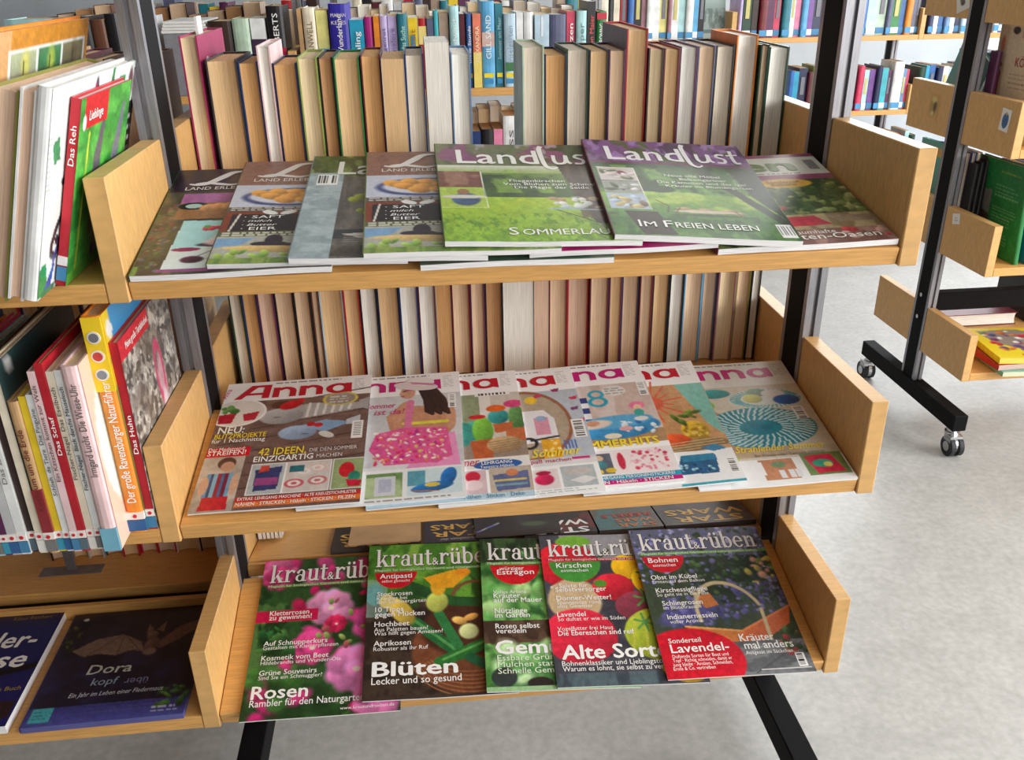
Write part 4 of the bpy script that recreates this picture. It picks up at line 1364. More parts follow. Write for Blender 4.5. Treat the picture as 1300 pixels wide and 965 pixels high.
def art_courgette():
    a = Art(KA, base=(64, 52, 44))
    a.rect(0, 0, 1, .40, (70, 124, 44)).tex((110, 170, 60), 7, 6, 1, .5, .15, .9, a.box_mask(0, 0, 1, .4)).tex((36, 80, 34), 9, 8, 2, .6, .1, .9, a.box_mask(0, 0, 1, .45)).tex((150, 190, 80), 6, 6, 3, .68, .06, .8, a.box_mask(.1, 0, 1, .25))
    a.tex((38, 30, 30), 10, 14, 4, .5, .15, .8, a.box_mask(0, .4, 1, 1)).rect(0, .25, .14, .5, (150, 186, 180), .6).ell(.05, .35, .07, .1, (110, 170, 170))
    a.ell(.72, .72, .42, .36, (112, 66, 44), 0, .06, 1, .15).ell(.70, .60, .34, .24, (74, 44, 34), 0, .1)
    for k in range(7):
        a.ring(.72, .74, .42 - k * .02, .34 - k * .03, .008, (150, 96, 64), 0, 200, 340)
    a.ring(.76, .42, .17, .17, .026, (120, 76, 54), 0, 0, 180)
    a.line([(.30, .30), (.60, .42), (.90, .44)], .08, (36, 84, 44)).line([(.70, .18), (1, .38)], .09, (60, 120, 50)).line([(.35, .35), (.5, .40)], .05, (30, 70, 40))
    a.line([(.34, .55), (.64, .76)], .085, (36, 104, 56)).line([(.34, .54), (.62, .74)], .022, (80, 150, 80))
    a.line([(.50, .50), (.62, .70)], .07, (46, 120, 66))
    a.line([(.50, .80), (.92, .66)], .085, (40, 110, 50)).line([(.52, .785), (.9, .655)], .018, (96, 164, 84)).line([(.70, .78), (.86, .86)], .07, (30, 92, 60)).ell(.86, .86, .035, .035, (150, 190, 90))
    a.ell(.49, .42, .085, .10, (190, 200, 96), 10, .2, 1, .25).ell(.50, .32, .06, .08, (232, 176, 50), 0, .2).poly([(.40, .25), (.62, .20), (.72, .24), (.60, .33), (.48, .33)], (236, 168, 40)).ell(.68, .22, .06, .04, (240, 150, 40))
    a.ell(.24, .47, .08, .15, (214, 186, 76), -35, .2, 1, .25).ell(.14, .40, .06, .07, (226, 206, 120), 0, .2)
    a.ell(.92, .62, .09, .12, (206, 180, 60), 30, .2, 1, .25).ell(.98, .56, .07, .09, (226, 190, 60), 0, .2)
    a.ell(.70, .62, .075, .07, (206, 214, 150), 0, .2, 1, .2).ell(.64, .55, .06, .035, (228, 176, 96), 20, .2, 1, .3).ell(.72, .53, .06, .03, (226, 170, 90), -20, .2, 1, .3)
    a.rect(.04, .178, 1, .195, (96, 156, 70))
    halfdisc(a, .20, .20, .15, (196, 24, 40))
    a.rect(0, .985, 1, 1, (60, 50, 46))
    return a


def art_gemuese():
    a = Art(KA, base=(70, 130, 60))
    a.tex((120, 176, 96), 6, 6, 1, .5, .12, .9).tex((40, 90, 44), 8, 8, 2, .6, .1, .9)
    a.rect(0, 0, 1, .18, (34, 54, 36)).tex((70, 100, 60), 16, 8, 3, .55, .1, .8, a.box_mask(0, 0, 1, .2))
    a.leaves(60, (.3, .1, .8, .5), .03, .08, [(60, 120, 60), (40, 96, 50), (90, 150, 80)], 3)
    a.scatter(20, (0, .35, .5, .6), .05, .12, [(130, 190, 110), (90, 160, 80), (170, 210, 140)], .8, .3, 5, .6)
    a.rect(0, .58, .55, .72, (92, 72, 58)).tex((60, 44, 38), 10, 8, 4, .5, .1, .8, a.box_mask(0, .58, .6, .74))
    a.poly([(.58, .2), (.72, .2), (.80, .62), (.62, .6)], (92, 88, 56)).tex((120, 120, 70), 30, 8, 7, .5, .1, .8, a.box_mask(.6, .2, .8, .6))
    for x, y, rr in ((.62, .66, 70), (.70, .64, 80), (.55, .69, 60)):
        a.ell(x, y, .06, .16, (214, 100, 40), 90 - rr, .15, 1, .3)
    a.scatter(20, (.05, .70, .6, .98), .07, .14, [(150, 206, 130), (110, 176, 100), (190, 224, 170), (70, 130, 70)], .8, .3, 6, .6)
    a.ell(.12, .92, .09, .08, (50, 60, 60)).ell(.35, .96, .09, .05, (44, 40, 40))
    a.rect(.04, .178, 1, .195, (110, 170, 80))
    halfdisc(a, .25, .20, .18, (206, 24, 40))
    a.rect(0, .975, 1, 1, (150, 190, 140))
    return a


def art_tomato():
    a = Art(KA, base=(72, 74, 84))
    a.tex((52, 54, 64), 4, 20, 1, .5, .15, .8).line([(.3, 0), (.9, .2)], .3, (150, 150, 156)).line([(.28, .28), (.5, .12)], .03, (60, 90, 60))
    a.ell(.18, .22, .24, .22, (206, 34, 52), 0, .06, 1, .25).ell(.25, .05, .14, .06, (120, 180, 60)).line([(.05, .38), (.30, .28)], .025, (226, 230, 214)).ell(.20, .47, .2, .2, (206, 180, 140), 0, .1)
    a.ell(.62, .245, .12, .12, (232, 180, 30), 0, .08, 1, .2).ell(.78, .34, .15, .15, (236, 180, 30), 0, .06, 1, .25).ell(.98, .39, .08, .09, (196, 40, 40), 0, .1)
    a.ell(.49, .385, .155, .125, (200, 36, 56), 0, .06, 1, .3).ell(.40, .36, .05, .035, (80, 140, 50)).ell(.66, .52, .19, .135, (120, 50, 66), 0, .06, 1, .35).ell(.92, .50, .12, .14, (92, 50, 50), 0, .08, 1, .3)
    a.ell(.20, .70, .26, .23, (216, 44, 70), 0, .05, 1, .2)
    a.ell(.76, .70, .26, .22, (150, 164, 50), 0, .04, 1, .3)
    for k in range(5):
        a.line([(.60 + .07 * k, .58), (.54 + .10 * k, .82)], .018, (196, 196, 80), .7)
    for cx, cy, sc in ((.70, .47, .08), (.66, .625, .07), (.74, .30, .06)):
        for k in range(6):
            t = k * math.pi / 3 + .3
            a.line([(cx, cy), (cx + sc * math.cos(t), cy + sc * .8 * math.sin(t))], .018, (90, 150, 80))
    a.ell(.86, .92, .16, .10, (232, 180, 40), 10, .08, 1, .25)
    a.rect(.0, .93, .7, 1, (60, 74, 84)).tex((90, 110, 116), 16, 4, 6, .5, .15, .7, a.box_mask(0, .92, .75, 1))
    a.rect(.04, .178, 1, .195, (190, 30, 80))
    halfdisc(a, .24, .20, .19, (66, 146, 60))
    return a


def art_lavender():
    a = Art(KA, base=(60, 74, 58))
    a.rect(0, 0, 1, .22, (96, 100, 126))
    a.scatter(260, (0, 0, 1, .42), .010, .024, [(120, 120, 186), (92, 96, 166), (150, 150, 200), (50, 76, 50), (44, 60, 44), (170, 170, 206)], 1.4, .1, 3, .5)
    a.rect(.35, .22, .9, .55, (34, 50, 36), .75).scatter(120, (.3, .2, 1, .55), .010, .03, [(52, 82, 50), (36, 60, 40), (110, 110, 160), (80, 110, 66)], 1.2, .2, 4, .5)
    a.scatter(16, (.8, .25, 1, .45), .02, .045, [(206, 150, 140), (190, 176, 90), (120, 150, 70), (220, 170, 150)], .9, .3, 5, .5)
    a.ell(.30, .62, .3, .09, (84, 84, 140), -10, .3).scatter(120, (.10, .50, .62, .70), .012, .03, [(96, 92, 160), (70, 70, 130), (120, 116, 176), (60, 80, 90)], 1.2, .2, 6, .5).scatter(90, (.6, .42, 1, .62), .012, .03, [(96, 92, 160), (76, 74, 130), (130, 126, 180), (60, 86, 70)], 1.2, .2, 7, .5)
    a.poly([(.22, .69), (.60, .735), (.58, .87), (.42, .84)], (198, 120, 64)).poly([(.60, .735), (1, .58), (.95, .70), (.58, .87)], (206, 104, 58))
    a.line([(.22, .69), (.60, .735)], .016, (222, 160, 96)).line([(.60, .735), (1, .585)], .016, (226, 140, 86)).poly([(.34, .50), (.46, .48), (.5, .56), (.40, .58)], (196, 120, 70))
    a.ring(.57, .63, .23, .29, .026, (206, 190, 150), -18, 0, 175).line([(.79, .60), (.78, .80)], .026, (206, 190, 150)).line([(.35, .47), (.36, .56)], .024, (200, 180, 140))
    a.rect(.5, .80, 1, 1, (118, 122, 126)).tex((84, 88, 92), 6, 26, 8, .5, .12, .9, a.box_mask(.45, .8, 1, 1)).scatter(14, (.86, .74, 1, .88), .02, .05, [(70, 100, 56), (150, 60, 60), (50, 70, 44)], .8, .3, 9)
    a.line([(.6, .99), (.98, .82)], .01, (70, 72, 76)).line([(.5, .9), (.75, .82)], .01, (160, 162, 166))
    a.ell(.20, .90, .36, .26, (206, 22, 46), 0, .02)
    a.rect(.0, .985, .45, 1, (206, 22, 46))
    a.barcode(.90, .885, .96, .965, 4, False).rect(.64, .968, .98, .976, (226, 226, 226))
    a.rect(.04, .178, 1, .195, (110, 170, 80))
    halfdisc(a, .20, .205, .155, (196, 24, 44))
    return a


def kraut(label, anchor, pos, ang, art, texts, seed, zl=.0088, zr=.0004):
    return magazine(label, 2, anchor, pos, ang, KW, KH, 0.0030, zl, zr, art, [('Magazin für biologisches Gärtnern und naturgemäßes Leben', .05, .193, .03, (226, 236, 214), {'w': .88})] + texts,
                    [('kraut', .055, .160, .89, .165, (236, 234, 232), (70, 66, 70))], group=G_LOW, wave=.0004, seed=seed)


def stack(lines, u, v, s, dv, col=WH, b=.006):
    return [(t, u, v + i * dv, s if k else s * .78, col, {'b': b if k else 0}) for i, (k, t) in enumerate(lines)]


kraut('gardening magazine covered in pink roses, headline Rosen, leftmost on the bottom shelf', 'L', (-0.419, -0.017), -0.9, art_roses(),
      [('Kletterrosen', .09, .385, .058, WH, {'b': .012, 'w': .27}), ('zu gewinnen!', .09, .414, .058, WH, {'b': .012, 'w': .29}), ('Auf Schnupperkurs', .08, .575, .055, WH, {'b': .01}), ('Gestalten mit Kletterpflanzen', .08, .600, .042, WH),
       ('Kosmetik vom Beet', .08, .665, .055, WH, {'b': .01}), ('Hildebrandts und Wunder-Öle', .08, .690, .042, WH), ('Grüne Souvenirs', .08, .752, .055, WH, {'b': .01}), ('Sind Sie ein Schmuggler?', .08, .777, .042, WH),
       ('Rosen', .05, .885, .135, WH, {'b': .02, 'w': .36}), ('Rambler für den Naturgarten', .05, .928, .072, WH, {'b': .006, 'w': .72}), ('www.krautundrueben.de', .62, .972, .032, WH, {'w': .34})], 21, 0, 0)
kraut('gardening magazine with courgettes and yellow blossoms, headline Blüten', 'L', (-0.246, -0.006), -0.9, art_courgette(),
      [('Antipasti', .085, .245, .062, WH, {'b': .012, 'w': .23}), ('selbst gemacht', .10, .272, .036, WH, {'w': .2}), ('Stockrosen', .07, .365, .055, WH, {'b': .008}), ('Krankes bei', .07, .392, .045, WH), ('den Sommergärten', .07, .416, .045, WH), ('10 Tipps', .06, .470, .06, WH, {'b': .012}), ('gegen Mücken', .06, .502, .06, WH, {'b': .012}),
       ('Hochbeet', .06, .565, .06, WH, {'b': .012}), ('Aus Paletten bauen?', .06, .595, .045, WH), ('Was hilft gegen Ameisen?', .06, .620, .045, WH), ('Aprikosen', .06, .685, .06, WH, {'b': .012}), ('Robuster als ihr Ruf', .06, .715, .045, WH), ('Blüten', .055, .865, .155, WH, {'b': .025, 'w': .56}), ('Lecker und so gesund', .055, .912, .075, WH, {'b': .006, 'w': .58})], 22, .0070, .0010)
kraut('gardening magazine with leaf vegetables and carrots, headline Gemüse', 'L', (-0.066, -0.009), -2.2, art_gemuese(),
      [('würziger', .135, .237, .05, WH, {'b': .006}), ('Estragon', .115, .268, .066, WH, {'b': .012, 'w': .27}), ('Volles Aroma', .08, .400, .042, WH), ('Kräuter', .08, .430, .06, WH, {'b': .012}), ('auf der Mauer', .08, .460, .06, WH, {'b': .012}), ('Nützlinge', .08, .530, .06, WH, {'b': .012}), ('im Garten', .08, .560, .06, WH, {'b': .012}), ('Rosen selbst', .08, .630, .06, WH, {'b': .012}), ('veredeln', .08, .660, .06, WH, {'b': .012}),
       ('Gemüse', .07, .785, .15, WH, {'b': .025, 'w': .60}), ('Essbare Gründüngung', .08, .825, .062, (226, 240, 214), {'b': .004, 'w': .62}), ('Mulchen statt Gießen', .08, .863, .062, (226, 240, 214), {'b': .004, 'w': .62}), ('Schnelle Gemüseküche', .08, .901, .062, (226, 240, 214), {'b': .004, 'w': .62})], 23)
kraut('gardening magazine with red, yellow and striped tomatoes, headline Alte Sorten', 'L', (0.037, -0.012), -2.0, art_tomato(),
      [('Kirschen', .10, .245, .066, WH, {'b': .012, 'w': .26}), ('einmachen', .13, .275, .042, WH, {'w': .2}), ('Salate für', .10, .385, .055, WH, {'b': .008}), ('Selbstversorger', .07, .412, .058, WH, {'b': .012}), ('Donner-Wetter!', .07, .470, .058, WH, {'b': .012}), ('Spannendes rund', .07, .497, .045, WH), ('ums Gewitter', .07, .520, .045, WH), ('Lavendel', .06, .578, .058, WH, {'b': .012}), ('So duftet er wie im Süden', .06, .605, .045, WH),
       ('Vogelfutter frei Haus', .05, .665, .045, WH), ('Die Ebereschen sind reif', .05, .697, .058, WH, {'b': .012, 'w': .52}), ('Alte Sorten', .055, .840, .155, WH, {'b': .025, 'w': .80}), ('Bohnenklassiker und Lieblingstomaten', .05, .880, .055, WH, {'b': .004, 'w': .80}), ('Warum es lohnt, sie selbst zu vermehren', .05, .912, .055, WH, {'b': .004, 'w': .82})], 24)
kraut('gardening magazine with a lavender basket and red circle, rightmost on the bottom shelf', 'L', (0.201, -0.015), -0.6, art_lavender(),
      [('Bohnen', .085, .252, .066, WH, {'b': .012, 'w': .22}), ('einmachen', .11, .282, .042, WH, {'w': .17}), ('Obst im Kübel', .07, .372, .058, WH, {'b': .012}), ('Ernten auf dem Balkon', .075, .398, .042, WH), ('Kirschessigfliege', .08, .462, .058, WH, {'b': .012}), ('So geht sie in die Falle', .08, .488, .042, WH), ('Schlingrosen', .10, .550, .058, WH, {'b': .012}), ('im Blütenrausch', .10, .576, .042, WH), ('Indianernesseln', .11, .640, .058, WH, {'b': .012}), ('voller Aroma', .12, .668, .042, WH),
       ('Sonderteil', .07, .790, .055, WH, {'b': .01}), ('Lavendel-', .07, .848, .095, WH, {'b': .016, 'w': .40}), ('Duftende Sorten für Beet und', .07, .880, .038, WH, {'w': .38}), ('Topf · Richtig schneiden, damit er', .065, .904, .038, WH, {'w': .40}), ('jung bleibt · Ansäen, Schneiden,', .06, .928, .038, WH, {'w': .40}), ('Ernte & Co. vertreiben', .055, .952, .038, WH, {'w': .28}),
       ('Kräuter', .56, .800, .085, WH, {'b': .012, 'w': .24}), ('mal anders', .575, .848, .085, WH, {'b': .012, 'w': .34}), ('Ausgesät im Säckchen…', .57, .880, .04, WH, {'w': .36})], 25)


# ------------------------------------------------------------------ books
def book_cover_mesh(t, d, h, bt, rounded):
    """covers and spine as one folded case; fore-edge at y=0, spine at y=d; x from -t/2 to t/2"""
    a = t / 2
    pts = [(-a, 0), (-a + bt, 0), (-a + bt, d - bt), (a - bt, d - bt), (a - bt, 0), (a, 0), (a, d - 0.001)]
    if rounded:
        k = min(0.004, t * 0.15)
        pts += [(a * .7, d + k * .6), (a * .3, d + k), (-a * .3, d + k), (-a * .7, d + k * .6)]
    pts += [(-a, d - 0.001)]
    n = len(pts)
    V = [(x, y, 0) for x, y in pts] + [(x, y, h) for x, y in pts]
    F = [(i, (i + 1) % n, n + (i + 1) % n, n + i) for i in range(n)]
    # caps: left board, right board, spine
    L = [0, 1, 2] + [n - 1]
    Rr = [3, 4, 5, 6]
    S = [2, 3] + list(range(6, n))
    for c in (L, Rr, S):
        F.append(tuple(c[::-1]))
        F.append(tuple(i + n for i in c))
    me = bpy.data.meshes.new('cover')
    me.from_pydata(V, [], F)
    bm = bmesh.new(); bm.from_mesh(me)
    bmesh.ops.recalc_face_normals(bm, faces=bm.faces)
    bm.to_mesh(me); bm.free()
    return me


def book_pages_mesh(t, d, h, bt, ov, concave):
    a = t / 2 - bt
    pts = []
    m = 6 if concave else 1
    for k in range(m + 1):
        q = -1 + 2 * k / m
        pts.append((a * q, ov + concave * (1 - q * q)))
    pts += [(a, d - bt * 1.2), (-a, d - bt * 1.2)]
    n = len(pts)
    z0, z1 = ov * .6, h - ov
    V = [(x, y, z0) for x, y in pts] + [(x, y, z1) for x, y in pts]
    F = [(i, (i + 1) % n, n + (i + 1) % n, n + i) for i in range(n)] + [tuple(range(n))[::-1], tuple(range(n, 2 * n))]
    me = bpy.data.meshes.new('page_block')
    me.from_pydata(V, [], F)
    me.update()
    return me


def book(label, mat, t, d, h, cover, page='cream', hard=True, group=None, name='book', seed=0):
    root = empty(name, mat)
    tag(root, label, 'book', group)
    bt = 0.0022 if hard else 0.0006
    bt = min(bt, t * .18)
    ov = 0.003 if hard else 0.0004
    cm = cover_mat(cover) if isinstance(cover, str) else cover
    c = obj('cover', book_cover_mesh(t, d, h, bt, hard and t > .012), cm, root)
    obj('page_block', book_pages_mesh(t, d, h, bt, ov, (min(.005, t * .13) if hard and t > .014 else 0)), page_mat(page), root)
    return root, c


def spine_plate(name, parent, t, d, z0, z1, col, w=1.0, dep=0.0006, rough=.45):
    """thin printed label around the spine of a book whose spine is at y=d (local)"""
    b = MB()
    k = min(0.004, t * 0.15) if t > .012 else 0
    b.box(-t / 2 * w, t / 2 * w, d - .001, d + k + dep, z0, z1)
    return b.build(name, plain('label_%d_%d_%d' % col, col, rough, vary=.03), parent)


def spine_text(parent, s, d, t, z0, height, col, width=None, b=.01, dx=0.0):
    """lettering on the spine running upwards; the spine looks along +y (local)"""
    P, f = text_shape(s, b)
    P = np.array(P)
    L = P[:, 0].max()
    sx = (width / L) if width else height
    k = (min(0.004, t * 0.15) if t > .012 else 0) + .0012
    # seen from +y: right is -x; reading upwards with letter tops to the left (+x)
    me = print_mesh('spine_lettering', [(P, f, col)], lambda x, y: (y * height - height * .36 + dx, np.full_like(x, d + k), z0 + x * sx))
    return obj('spine_lettering', me, PRINTM, parent)


def M_fore(x0, y, z):           # fore-edge towards the viewer
    return Matrix.Translation((x0, y, z))


def M_spine(x0, y, z, d):       # spine towards the viewer, its front at y
    return Matrix.Translation((x0, y + d, z)) @ Matrix.Rotation(math.pi, 4, 'Z')


ROW1 = [(-0.447, -0.422, 0.230, 'crimson', 'cream'), (-0.415, -0.372, 0.198, 'dark grey', 'tan'), (-0.371, -0.343, 0.194, 'dark blue', 'orange tan'), (-0.342, -0.323, 0.215, 'pale pink', 'white'), (-0.322, -0.288, 0.191, 'navy', 'orange tan'), (-0.287, -0.259, 0.198, 'lime', 'cream'), (-0.258, -0.237, 0.197, 'black', 'brown'), (-0.236, -0.199, 0.196, 'green', 'tan'), (-0.197, -0.168, 0.199, 'maroon', 'orange tan'), (-0.167, -0.134, 0.193, 'pale grey', 'tan'), (-0.133, -0.105, 0.199, 'dark blue', 'grey'), (-0.103, -0.067, 0.214, 'taupe', 'white'), (-0.066, -0.037, 0.199, 'steel blue', 'white'),
        (0.040, 0.072, 0.206, 'pale green', 'grey'), (0.073, 0.106, 0.194, 'navy', 'orange tan'), (0.107, 0.140, 0.200, 'dark green', 'grey'), (0.141, 0.170, 0.198, 'black', 'tan'), (0.171, 0.196, 0.198, 'plum', 'beige'), (0.197, 0.229, 0.226, 'red', 'tan'), (0.230, 0.253, 0.199, 'dark brown', 'cream'), (0.254, 0.278, 0.198, 'dark red', 'tan'), (0.279, 0.306, 0.200, 'plum', 'white'), (0.307, 0.334, 0.200, 'slate', 'beige'), (0.335, 0.364, 0.200, 'black', 'grey'), (0.366, 0.399, 0.214, 'orange', 'white'), (0.402, 0.415, 0.200, 'dark green', 'beige'), (0.417, 0.4485, 0.196, 'dark green', 'white')]
ROW2 = [(-0.440, -0.420, 0.205, 'dark green', 'grey'), (-0.419, -0.395, 0.212, 'dark blue', 'orange tan'), (-0.394, -0.368, 0.198, 'plum', 'pinkish'), (-0.367, -0.337, 0.209, 'black', 'beige'), (-0.336, -0.310, 0.202, 'black', 'beige'), (-0.309, -0.297, 0.205, 'brown', 'beige'), (-0.296, -0.258, 0.212, 'pale blue', 'tan'), (-0.257, -0.231, 0.198, 'red', 'tan'), (-0.230, -0.203, 0.209, 'black', 'white'), (-0.202, -0.167, 0.202, 'navy', 'tan'), (-0.166, -0.136, 0.205, 'dark blue', 'white'), (-0.135, -0.107, 0.212, 'maroon', 'white'), (-0.106, -0.081, 0.198, 'pale grey', 'orange tan'), (-0.080, -0.050, 0.209, 'dark red', 'beige'), (-0.049, -0.025, 0.212, 'plum', 'beige'), (-0.024, 0.005, 0.198, 'black', 'brown'), (0.006, 0.057, 0.209, 'white', 'white'), (0.058, 0.082, 0.202, 'cream', 'pinkish'), (0.083, 0.114, 0.205, 'dark red', 'beige'), (0.115, 0.151, 0.212, 'red', 'pinkish'), (0.152, 0.184, 0.198, 'maroon', 'beige'), (0.185, 0.207, 0.209, 'plum', 'tan'), (0.208, 0.237, 0.202, 'navy', 'beige'), (0.238, 0.260, 0.205, 'dark red', 'beige'), (0.261, 0.289, 0.212, 'black', 'tan'), (0.290, 0.314, 0.198, 'black', 'white'), (0.315, 0.347, 0.209, 'sky blue', 'beige'), (0.348, 0.373, 0.202, 'slate', 'beige'), (0.374, 0.405, 0.205, 'mauve', 'cream'), (0.406, 0.431, 0.212, 'olive', 'beige'), (0.432, 0.448, 0.198, 'black', 'white')]

rg = random.Random(4)
for row, z, where, grp, yf in ((ROW1, ZS[0], 'upper back row', 'books turned away in the upper back row', .40), (ROW2, ZS[1], 'middle back row', 'books turned away in the middle back row', .415)):
    for i, (x0, x1, h, c, p) in enumerate(row):
        d = .532 - yf if h < .222 else .19
        y = yf + rg.uniform(-.003, .006)
        lb = '%s book with %s page edges, %s from left in the %s' % (c, p, ordinal(i + 1), where)
        rt, cv = book(lb, M_fore((x0 + x1) / 2, y, z), x1 - x0, d, h, c, p, hard=(c not in ('white', 'cream', 'taupe', 'pale grey')), group=grp)
        if row is ROW1 and i == 18:
            b = MB(); b.box(-(x1 - x0) / 2 - .0007, -(x1 - x0) / 2 - .0001, .001, d - .006, .001, h - .001)
            b.build('violet_grey_front_board', plain('violet_grey_print', (122, 116, 134), .4), cv)
        if row is ROW1 and i == 0:
            b = MB(); b.cyl((0.0126, .05, .185), 'X', .014, .0012, 20)
            e = b.build('oval_emblem', plain('emblem_grey', (190, 180, 182), .5), cv)
            e['label'] = 'pale oval emblem on the crimson cover'
            b = MB(); b.box(-.004, .0, .075, .105, h - .02, h + .022)
            b.build('paper_marker', WHITEP, rt)

# left bay, seen from behind: books on the far side
for nm, zz, xs, hh, yy, seed_, cols in (('upper', ZS[0], (-0.95, -0.49), .21, .40, 3, ['brown', 'orange', 'dark brown', 'maroon', 'tan']), ('middle', ZS[1], (-0.95, -0.49), .20, .40, 5, ['tan', 'dark blue', 'red', 'black', 'brown', 'navy']), ('bottom', ZS[2] + .021, (-0.78, -0.482), .19, .385, 8, ['taupe', 'dark brown', 'pale pink', 'red', 'rose', 'red', 'dark grey', 'pale grey'])):
    rg2 = random.Random(seed_)
    x = xs[1]
    i = 0
    while x > xs[0]:
        t = rg2.uniform(.026, .042)
        c = cols[i % len(cols)]
        p = ['pinkish', 'beige', 'tan'][i % 3]
        book('%s book, %s page edges, %s from the upright, %s back row, left bay' % (c, p, ordinal(i + 1), nm), M_fore(x - t / 2, yy + rg2.uniform(0, .01), zz), t - .001, .53 - yy, hh + rg2.uniform(-.015, .01), c, p, group='books turned away behind the left bay')
        x -= t
        i += 1

# ------------------------------------------------------------------ leaning picture books, upper left shelf
LEAN = R(16.7)


def lean(xb, y, d, t, spine=True):
    m = Matrix.Translation((xb, y, ZS[0] + .001)) @ Matrix.Rotation(LEAN, 4, 'Y') @ Matrix.Translation((-t / 2, 0, 0))
    if spine:
        m = m @ Matrix.Translation((0, d, 0)) @ Matrix.Rotation(math.pi, 4, 'Z')
    return m


def side_art(parent, art, t, d, h, spine=True, name='cover_print'):
    """picture on the right-hand cover (towards +x of the room); the spine is towards the viewer"""
    if spine:
        fn = lambda u, v: (np.full_like(u, -t / 2 - .0004), d - u * d, h * (1 - v))
    else:
        fn = lambda u, v: (np.full_like(u, t / 2 + .0004), u * d, h * (1 - v))
    return obj(name, sheet_mesh(name, art, fn), PRINT, parent)


G_LEAN = 'picture books leaning on the upper left shelf'
# the deer book
t, d, h = .010, .178, .205
rt, cv = book('slim green picture book with a red spine, leaning against the upper left end panel', lean(-.514, -.004, d, t), t, d, h, 'red', 'white', group=G_LEAN, name='picture_book')
a = Art(h / d, 90, base=(58, 150, 62))
a.tex((90, 186, 80), 6, 10, 1, .5, .2, .8).tex((40, 120, 50), 5, 12, 2, .6, .12, .8)
a.poly([(.32, .34), (.46, .12), (.50, .14), (.44, .45), (.40, .8), (.34, .8)], (96, 92, 104)).poly([(.70, .36), (.86, .1), (.90, .12), (.84, .4), (.74, .62), (.66, .6)], (110, 116, 130))
a.ell(.56, .55, .16, .11, (176, 196, 150), 0, .3, 1, .2).leaves(24, (.4, .46, .75, .62), .03, .07, [(196, 214, 170), (140, 170, 110), (110, 140, 90)], 4).poly([(.40, .66), (.56, .6), (.60, .9), (.42, .95)], (130, 116, 140)).ell(.45, .9, .03, .04, (40, 60, 150))
a.line([(.20, .2), (.14, .95)], .03, (190, 206, 60)).rect(.08, .0, .52, .16, (200, 30, 44)).ell(.09, .13, .035, .05, (236, 240, 236)).rect(0, .94, .5, 1, (80, 160, 60))
side_art(cv, a, t, d, h)
me = print_mesh('title_lettering', [place_text(text_shape('Lieblinge', .01), .16, .125, .085, h / d, .26) + (WH,)], lambda u, v: (np.full_like(u, -t / 2 - .0009), d - u * d, h * (1 - v)))
obj('title_lettering', me, PRINTM, cv)
spine_text(cv, 'Das Reh', d, t, .135, .008, WH, .042)
spine_plate('library_label', cv, t, d, .006, .022, (70, 130, 170)); spine_plate('leaf_label', cv, t, d, .024, .034, (236, 230, 226))
# the snake book
t, d, h = .014, .292, .222
rt, cv = book('large white picture book with a black snake, leaning behind the slim green one', lean(-.527, -.05, d, t), t, d, h, 'white', 'white', group=G_LEAN, name='picture_book')
a = Art(h / d, 110, base=(232, 240, 238))
a.ell(.40, .22, .1, .06, (232, 226, 150), 20, .4).poly([(.04, .26), (.10, .22), (.12, .34), (.06, .36)], (40, 140, 90))
a.line([(.20, .28), (.24, .38), (.23, .46)], .045, (70, 56, 66))
pts = [(.17, .46), (.21, .45), (.22, .52), (.20, .62), (.14, .68), (.10, .76), (.10, .80), (.14, .83), (.17, .80), (.165, .76), (.15, .74)]
a.line(pts, .032, (54, 56, 62)).ell(.155, .75, .022, .02, (60, 50, 66)).line([(.165, .765), (.19, .765)], .008, (120, 60, 90))
a.poly([(.0, .84), (.06, .83), (.07, .9), (.10, 1), (0, 1)], (46, 150, 84)).poly([(.06, .96), (.13, .86), (.15, .87), (.12, .97), (.07, 1)], (60, 84, 170)).line([(.13, .86), (.15, .80)], .02, (70, 70, 160)).rect(.03, .97, .16, 1, (40, 120, 90))
a.ell(.46, .12, .03, .09, (60, 60, 80), 10, .2).ell(.46, .08, .02, .025, (190, 50, 90)).ell(.66, .08, .02, .10, (40, 130, 70), 15, .2).rect(.76, .06, .84, .13, (50, 140, 80)).ell(.92, .12, .04, .08, (110, 70, 80), 0, .3)
a.rect(.90, .22, 1, 1, (34, 34, 40)).lines_of_text(.92, .3, .99, 9, .06, (226, 226, 226), 3, .02)
a.lines_of_text(.0, .22, .04, 9, .03, (150, 150, 150), 5, .012, .5)
side_art(cv, a, t, d, h)
# books turned fore-edge out, further left
for xb, t, d, h, c, p, lb, y in ((-.542, .015, .285, .220, 'white', 'pinkish', 'white hardback turned page edges out, leaning beside the white snake book', -.048), (-.559, .024, .27, .220, 'olive', 'pinkish', 'thick olive hardback turned page edges out, leaning second from the snake book', -.046), (-.585, .012, .27, .218, 'tan', 'cream', 'thin tan hardback turned page edges out, leaning beside the tall orange book', -.04)):
    book(lb, lean(xb, y, d, t, False), t, d, h, c, p, group=G_LEAN, name='picture_book')
t, d, h = .012, .27, .272
rt, cv = book('tall orange book with three small pictures on its cover, leaning upper left', lean(-.599, .0, d, t), t, d, h, 'orange', 'cream', group=G_LEAN, name='picture_book')
a = Art(h / d, 90, base=(206, 146, 70))
a.rect(.0, .0, .12, 1, (208, 160, 110)).rect(.12, .0, 1, .07, (196, 132, 46)).rect(.10, .075, .96, .36, (226, 232, 228))
